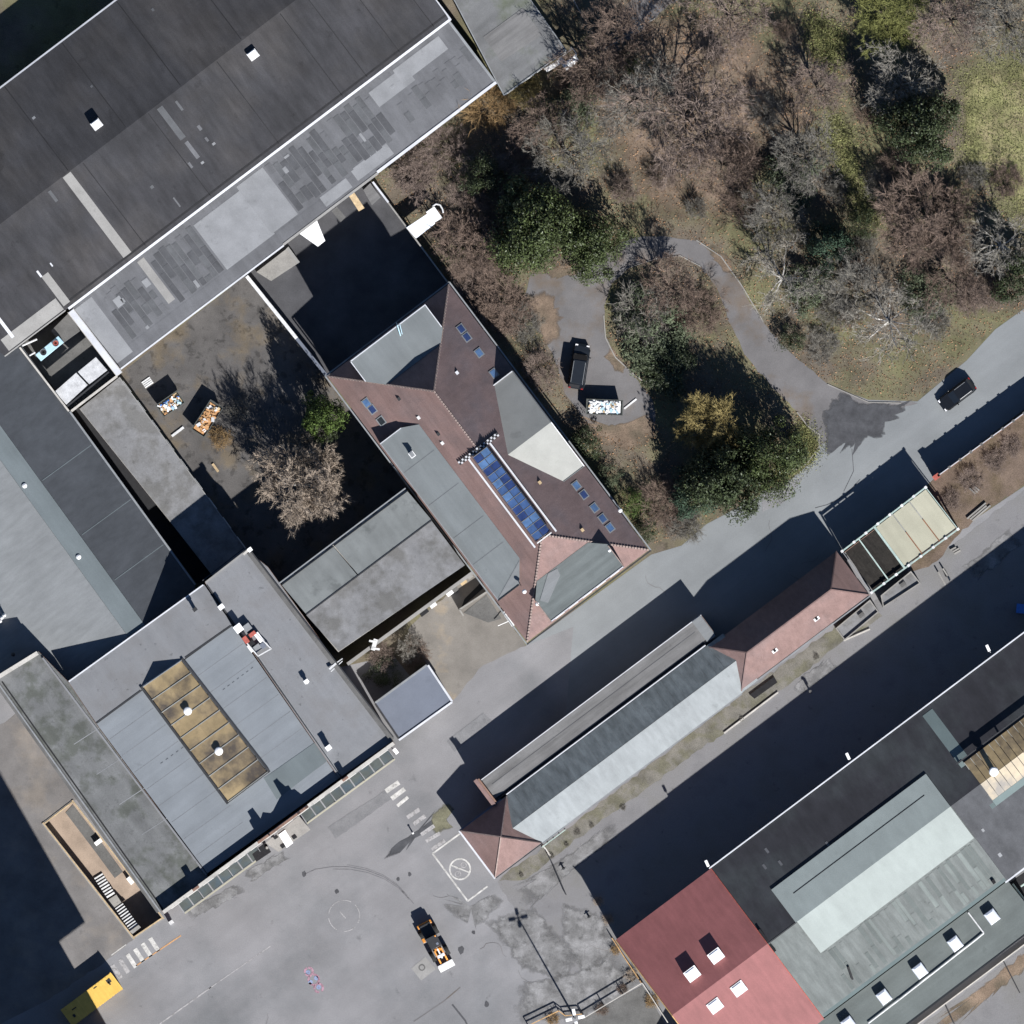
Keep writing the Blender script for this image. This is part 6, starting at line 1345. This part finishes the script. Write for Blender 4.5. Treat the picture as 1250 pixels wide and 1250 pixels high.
# single trees
bare_tree('large tan bare tree in the inner courtyard', 368, 592, 56, 15, 'dense', 'twig_tan', 'bark_white', group='courtyard trees', seed=1)
bare_tree('thin grey bare tree behind the tan tree in the inner courtyard', 376, 538, 24, 6, 'open', 'twig_grey', group='courtyard trees', seed=2)
leafy('bright green ivy-clad shrub against the tiled house corner', 394, 508, 27, 11, 'leaf_bright', n=9000, leaf=.17, seed=2, group='courtyard shrubs')
leafy('small dark green shrub below the bright ivy shrub', 400, 528, 13, 3, 'leaf_dark', n=4000, leaf=.2, seed=3, group='courtyard shrubs')
bare_tree('low bare shrub left of the courtyard shade', 292, 500, 18, 1.2, 'shrub', 'twig_grey', name='bare_shrub', group='courtyard shrubs', seed=1)
bare_tree('low brown shrub near the orange rubble skip', 268, 535, 16, 1.5, 'shrub', 'twig_orange', name='bare_shrub', group='courtyard shrubs', seed=2)
bare_tree('small bare tree in the plot beside the blue-grey kiosk', 500, 790, 20, 3.5, 'open', 'twig_white', group='kiosk plot plants', seed=1)
leafy('dark scrub in the shaded plot beside the blue-grey kiosk', 470, 822, 22, 1.6, 'leaf_dark', n=5000, leaf=.12, seed=31, group='kiosk plot plants')
bare_tree('brown tangled scrub at the yard side of the kiosk plot', 508, 800, 20, 1.8, 'shrub', 'twig_brown', name='bare_shrub', group='kiosk plot plants', seed=2)
bare_tree('reddish shrub by the wall in the kiosk plot', 466, 800, 18, 1.8, 'shrub', 'twig_pink', name='bare_shrub', group='kiosk plot plants', seed=1)
bare_tree('wide pinkish bare tree in the middle of the park', 835, 140, 84, 13, 'open', 'twig_pink', seed=2)
bare_tree('tall grey bare tree left of the pinkish tree in the park', 775, 120, 62, 12, 'open', 'twig_grey', seed=1)
bare_tree('dark bare tree at the top of the park near the low building', 755, 40, 46, 13, 'open', 'twig_brown', seed=3)
bare_tree('brown bare tree at the top edge beside the park path', 890, 20, 56, 11, 'open', 'twig_pink', seed=2)
bare_tree('grey bare tree above the white-limbed tree', 945, 265, 44, 8, 'open', 'twig_grey', seed=3)
bare_tree('white-limbed bare tree beside the driveway bend', 955, 340, 52, 9, 'birch', 'twig_white', 'bark_white', seed=1)
bare_tree('pale grey bare tree above the road on the right', 1085, 392, 62, 8, 'birch', 'twig_white', 'bark_white', seed=2)
bare_tree('round grey-brown bare tree left of the meadow', 1135, 270, 62, 9, 'dense', 'twig_brown', seed=3)
bare_tree('grey bare tree between the olive tree and the dark evergreen', 1100, 100, 54, 8, 'open', 'twig_white', seed=2)
bare_tree('pale bare tree at the right edge below the meadow', 1222, 300, 48, 9, 'birch', 'twig_white', 'bark_white', seed=3)
bare_tree('grey bare tree in the top right corner', 1228, 30, 55, 9, 'open', 'twig_grey', seed=1)
bare_tree('brown bare tree at the top right beside the meadow', 1160, 25, 50, 10, 'open', 'twig_pink', seed=1)
bare_tree('round olive-green tree at the top of the park', 1082, 18, 47, 8, 'dense', 'twig_olive', seed=2)
bare_tree('bare tree with dim crown over the dark hollow of the park', 985, 190, 50, 9, 'open', 'twig_grey', seed=2)
bare_tree('brownish bare tree left of the meadow path', 1000, 110, 44, 8, 'open', 'twig_pink', seed=3)
bare_tree('yellow catkin tree beside the evergreen mass', 866, 518, 42, 12.5, 'dense', 'twig_yellow', seed=1)
bare_tree('orange-yellow shrub against the hall corner', 597, 130, 36, 3.2, 'shrub', 'twig_orange', name='bare_shrub', group='shrubs along the hall', seed=1)
bare_tree('yellow shrub under the low building edge', 640, 108, 24, 2.8, 'shrub', 'twig_yellow', name='bare_shrub', group='shrubs along the hall', seed=2)
bare_tree('rounded brown shrub by the courtyard boundary wall', 505, 212, 32, 3.2, 'dense', 'twig_pink', name='bare_shrub', group='shrubs along the hall', seed=2)
bare_tree('brown shrub between the hall eave and the dark hollow', 543, 180, 34, 3, 'shrub', 'twig_pink', name='bare_shrub', group='shrubs along the hall', seed=3)
bare_tree('grey-brown shrub beside the white shelter', 572, 300, 46, 4.5, 'dense', 'twig_brown', name='bare_shrub', group='shrubs beside the tiled house', seed=1)
bare_tree('dim brown shrub at the park corner of the tiled house', 612, 375, 42, 4, 'dense', 'twig_brown', name='bare_shrub', group='shrubs beside the tiled house', seed=3)
leafy('dark bush added to darken the hollow between hall and laurel thicket', 590, 215, 30, 6, 'leaf_dark', n=8000, leaf=.12, seed=41)  # this and the next two bushes are added to deepen the shade
leafy('dark bush added to darken the hollow at the top near the side path', 770, 75, 24, 7, 'leaf_dark', n=6000, leaf=.12, seed=42)
leafy('dark bush added for shade right of the blue-green conifer', 1050, 270, 22, 6, 'leaf_dark', n=6000, leaf=.12, seed=43)
bare_tree('dim brown bare tree right of the low building corner', 720, 85, 48, 11, 'open', 'twig_brown', seed=2)
bare_tree('slim bare tree above the driveway bend', 880, 200, 46, 11, 'open', 'twig_brown', seed=1)
bare_tree('grey bare tree between the conifer and the pale tree', 1045, 350, 46, 9, 'open', 'twig_grey', seed=3)
bare_tree('dim bare tree below the round grey-brown tree', 1160, 345, 44, 8, 'open', 'twig_brown', seed=2)
bare_tree('tangled bare tree between laurel thicket and hall', 615, 215, 46, 6, 'open', 'twig_brown', seed=1)
bare_tree('grey bare tree standing over the dark hollow beside the hall', 690, 185, 58, 9, 'open', 'twig_grey', seed=3)
bare_tree('tall bare tree beside the low building at the top', 665, 150, 46, 8, 'open', 'twig_brown', seed=1)
bare_tree('sparse bare tree on the driveway island', 815, 350, 44, 8, 'open', 'twig_brown', seed=2)
leafy('large laurel thicket above the driveway loop', 655, 275, 56, 12.0, 'leaf_laurel', n=22000, leaf=.12, seed=5, clumps=130)
leafy('laurel thicket touching the driveway, right of the largest one', 725, 298, 42, 7.5, 'leaf_laurel', n=15000, leaf=.12, seed=6, clumps=90)
leafy('laurel bush at the left foot of the thicket', 632, 312, 30, 4.5, 'leaf_laurel', n=6000, leaf=.15, seed=7)
leafy('grey-green rounded bush on the driveway island', 795, 400, 48, 4, 'leaf_grey', n=9000, leaf=.13, seed=8)
bare_tree('pale twiggy shrub in the grey-green island bush', 785, 385, 40, 4.6, 'shrub', 'twig_white', name='bare_shrub', group='shrubs of the driveway island', seed=1)
leafy('dark green bush at the lower end of the driveway island', 815, 445, 38, 3.2, 'leaf_dark', n=8000, leaf=.15, seed=9)
bare_tree('brown shrub on the inner side of the driveway bend', 855, 380, 34, 2.5, 'shrub', 'twig_brown', name='bare_shrub', group='shrubs of the driveway island', seed=3)
leafy('large evergreen tree between driveway and road', 888, 582, 48, 13, 'leaf_leaf' if False else 'leaf_dark', name='evergreen_tree', cat='tree', n=24000, leaf=.13, seed=10, clumps=130)
leafy('evergreen tree nearest the road junction', 940, 560, 46, 12.5, 'leaf_laurel', name='evergreen_tree', cat='tree', n=18000, leaf=.115, seed=11, clumps=100)
leafy('feathery dark conifer at the left of the evergreen mass', 850, 600, 34, 6, 'leaf_blue', name='evergreen_tree', cat='tree', n=12000, leaf=.12, seed=12)
leafy('small bright green shrub beside the park eave of the house', 775, 612, 18, 3.2, 'leaf_bright', n=4000, leaf=.14, seed=13)
leafy('narrow dark shrub row end at the house corner', 790, 648, 16, 2.6, 'leaf_dark', n=3500, leaf=.15, seed=14)
bare_tree('grey shrub between the house and the evergreen mass', 812, 612, 36, 3, 'shrub', 'twig_brown', name='bare_shrub', group='shrubs beside the tiled house', seed=1)
bare_tree('low brown shrub by the road edge near the house corner', 838, 645, 24, 2, 'shrub', 'twig_grey', name='bare_shrub', group='shrubs beside the tiled house', seed=2)
leafy('dark shrub in the shade between dormer and skip', 715, 540, 22, 3.5, 'leaf_dark', n=4500, leaf=.16, seed=15)
leafy('dark leafy shrub along the house eave below the skip', 740, 585, 20, 3, 'leaf_grey', n=4500, leaf=.14, seed=16)
leafy('dense dark evergreen left of the meadow', 1122, 155, 46, 11.5, 'leaf_dark', name='evergreen_tree', cat='tree', n=19000, leaf=.13, seed=17, clumps=100)
leafy('blue-green conifer in the middle of the park', 1010, 300, 30, 11.5, 'leaf_blue', name='conifer_tree', cat='tree', n=7000, leaf=.15, seed=18, conical=True)
leafy('dark evergreen at the right edge above the road', 1240, 335, 32, 8, 'leaf_dark', name='evergreen_tree', cat='tree', n=7000, leaf=.16, seed=19)
leafy('small round dark shrub at the driveway edge', 964, 414, 18, 2.8, 'leaf_dark', n=4000, leaf=.15, seed=20)
leafy('dim green shrub below the blue-green conifer', 985, 350, 30, 3.5, 'leaf_grey', n=6000, leaf=.15, seed=21)
leafy('dull green shrub at the foot of the pale bare tree', 1130, 360, 34, 2.5, 'leaf_grey', n=6000, leaf=.14, seed=22)
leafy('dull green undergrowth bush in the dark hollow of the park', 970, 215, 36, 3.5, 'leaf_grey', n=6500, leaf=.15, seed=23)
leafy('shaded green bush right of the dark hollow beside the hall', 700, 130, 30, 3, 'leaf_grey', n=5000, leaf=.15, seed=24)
rg = random.Random(9)
MARKS = [('the wide pinkish tree',835,140),('the dark tree at the top',755,40),('the brown tree by the park path',890,20),('the white-limbed tree',955,340),('the pale tree above the road',1085,392),('the round grey-brown tree',1135,270),('the olive-green tree',1082,18),('the dense dark evergreen',1122,155),('the blue-green conifer',1010,300),('the meadow',1210,150),('the laurel thicket',655,275),('the white shelter',518,271),('the tiled house corner',600,400),('the dark hollow',960,200),('the low flat building',660,80),('the right-edge evergreen',1240,335)]
used_lab = {}
def near_label(kind, x, y):
    nm, mx, my = min(MARKS, key=lambda q: (q[1]-x)**2+(q[2]-y)**2); dx, dy = x-mx, y-my
    rel = 'close beside' if math.hypot(dx,dy) < 18 else ('right of' if dx > 0 else 'left of') if abs(dx) > 2.2*abs(dy) else ('below' if dy > 0 else 'above') if abs(dy) > 2.2*abs(dx) else ('lower right of' if dx > 0 else 'lower left of') if dy > 0 else ('upper right of' if dx > 0 else 'upper left of')
    l = f'{kind} {rel} {nm}'; used_lab[l] = used_lab.get(l, 0)+1
    return l if used_lab[l] == 1 else l+(', the farther one' if used_lab[l] == 2 else ', the farthest one')
for (x, y) in ((720,30),(760,230),(905,200),(960,40),(905,250),(1040,330),(1040,390),(1080,230),(1180,370),(1170,320),(1230,220),(1010,420),(560,240),(590,340),(635,400),(660,450),(745,110),(1060,140),(620,190),(600,235),(700,100),(810,210),(870,70),(930,130),(1020,380),(1060,300),(1140,400),(1200,360),(1190,210),(1100,200),(1020,230),(850,250)):
    tw_ = rg.choice(('twig_brown','twig_grey','twig_pink')); x += rg.uniform(-6,6); y += rg.uniform(-6,6)
    bare_tree(near_label('low %s bare shrub' % {'twig_brown':'brown','twig_grey':'grey','twig_pink':'reddish'}[tw_], x, y), x, y, rg.uniform(15,30), rg.uniform(1.2,2.6), 'shrub', tw_, name='bare_shrub', group='undergrowth shrubs of the park', seed=rg.randint(0,2))
for (x, y, w_) in ((1150,640,'first'),(1160,610,'second'),(1185,585,'third'),(1215,560,'fourth'),(1235,545,'fifth')):
    bare_tree('reddish weed clump by the brick road wall, %s from the cream shed' % w_, x, y, rg.uniform(12,18), .9, 'shrub', 'twig_pink', name='weed_clump', group='weed clumps by the road wall', seed=rg.randint(0,2))
for (x, y, w_) in ((640,1070,'first'),(672,1046,'second'),(690,1030,'third'),(702,1018,'fourth'),(722,1008,'fifth'),(760,985,'sixth'),(905,880,'seventh'),(1000,805,'eighth')):
    bare_tree('tuft of dry weeds on the lane verge, %s from the pavilion' % w_, x+rg.uniform(-4,4), y+rg.uniform(-3,3), rg.uniform(3,5), .3, 'shrub', 'twig_grey', name='weed_clump', group='weeds on the lane verge', seed=rg.randint(0,2))

for k, (x, y, r_, tw_) in enumerate(((730,1100,7,'twig_tan'),(742,1122,8,'twig_tan'),(752,1160,7,'twig_orange'),(772,1190,9,'twig_tan'),(796,1222,10,'twig_orange'),(735,1232,9,'twig_brown'),(675,1244,9,'twig_orange'),(760,1208,8,'twig_brown'))):
    bare_tree('dry scrub clump by the gable of the red roofed hall, %s counted from the top' % ('first','second','third','sixth','seventh','eighth','ninth','fifth')[k], x, y, r_, .7, 'shrub', tw_, name='weed_clump', group='scrub by the red roofed hall', seed=k)
# ------------------------------------------------------------------ 12. leaf litter and grass (uncountable)
PARK = [(455,215),(610,110),(700,60),(640,-20),(1270,-20),(1270,370),(1215,398),(1120,488),(1060,486),(1010,465),(1000,545),(965,583),(860,640),(800,665),(770,640),(640,460),(550,345),(500,285)]
NOT = [[(1120,491),(1060,490),(1010,468),(963,430),(932,395),(905,350),(880,315),(850,295),(810,288),(770,290),(735,312),(690,330),(648,335),(640,360),(652,395),(672,425),(690,480),(720,520),(770,540),(800,520),(797,490),(775,460),(752,437),(739,410),(737,380),(745,347),(770,326),(800,316),(830,312),(855,325),(875,350),(893,398),(908,432),(940,470),(973,503),(986,521),(999,545)]]
MEADOW = [[(1165,85),(1215,70),(1260,60),(1260,300),(1200,225),(1165,200)], [(1012,130),(1040,165),(1052,220),(1078,268),(1050,278),(1028,230),(1010,180)], [(985,505),(998,530),(996,556),(960,580),(935,595)], [(985,10),(1030,40),(1020,90),(990,60)]]
def scatter(name, label, cat, n, polys, bad, size, m, tall=False, seed=1, soft=0):
    g = np.random.RandomState(seed); pts = []
    per = n//len(polys)
    for poly in polys:
        xs = [p[0] for p in poly]; ys = [p[1] for p in poly]; k = 0; guard = 0
        while k < per and guard < per*8:
            guard += 1; x = g.uniform(min(xs), max(xs)); y = g.uniform(min(ys), max(ys))
            if inpoly(x, y, poly) and not any(inpoly(x, y, q) for q in bad): pts.append(W(x+g.normal()*soft, y+g.normal()*soft, .035)); k += 1
    P = np.array(pts); n = len(P)
    nrm = g.normal(size=(n,3))*(.9 if tall else .35)+np.array([0,0,.6 if tall else 1]); nrm /= np.linalg.norm(nrm,axis=1,keepdims=True)
    t1 = np.cross(nrm, g.normal(size=(n,3))); t1 /= np.linalg.norm(t1,axis=1,keepdims=True); t2 = np.cross(nrm, t1)
    L = (size*g.uniform(.5,1.5,n))[:,None]; w = L*(.22 if tall else .6)
    P[:,2] += (np.abs(t1[:,2])*L[:,0]+.02)
    V = np.stack([P-t1*L, P-t2*w, P+t1*L, P+t2*w], 1).reshape(-1,3)
    me = bpy.data.meshes.new(name); me.from_pydata(V.tolist(), [], np.arange(n*4).reshape(-1,4).tolist()); me.materials.append(M[m]); me.update()
    o = link(name, me); return tag(o, label, cat, kind='stuff')
scatter('leaf_litter', 'brown dead leaves strewn over the park floor', 'leaves', 26000, [PARK], NOT+MEADOW[:2], .085, 'dead_leaf', seed=3)
scatter('leaf_litter', 'grey-brown twigs and old leaves on the park floor', 'leaves', 26000, [PARK], NOT+MEADOW[:2], .11, 'dead_leaf2', tall=True, seed=4)
scatter('grass', 'yellowish winter grass of the meadow patches', 'grass', 34000, MEADOW, NOT, .13, 'grass_blade', tall=True, seed=5, soft=7)
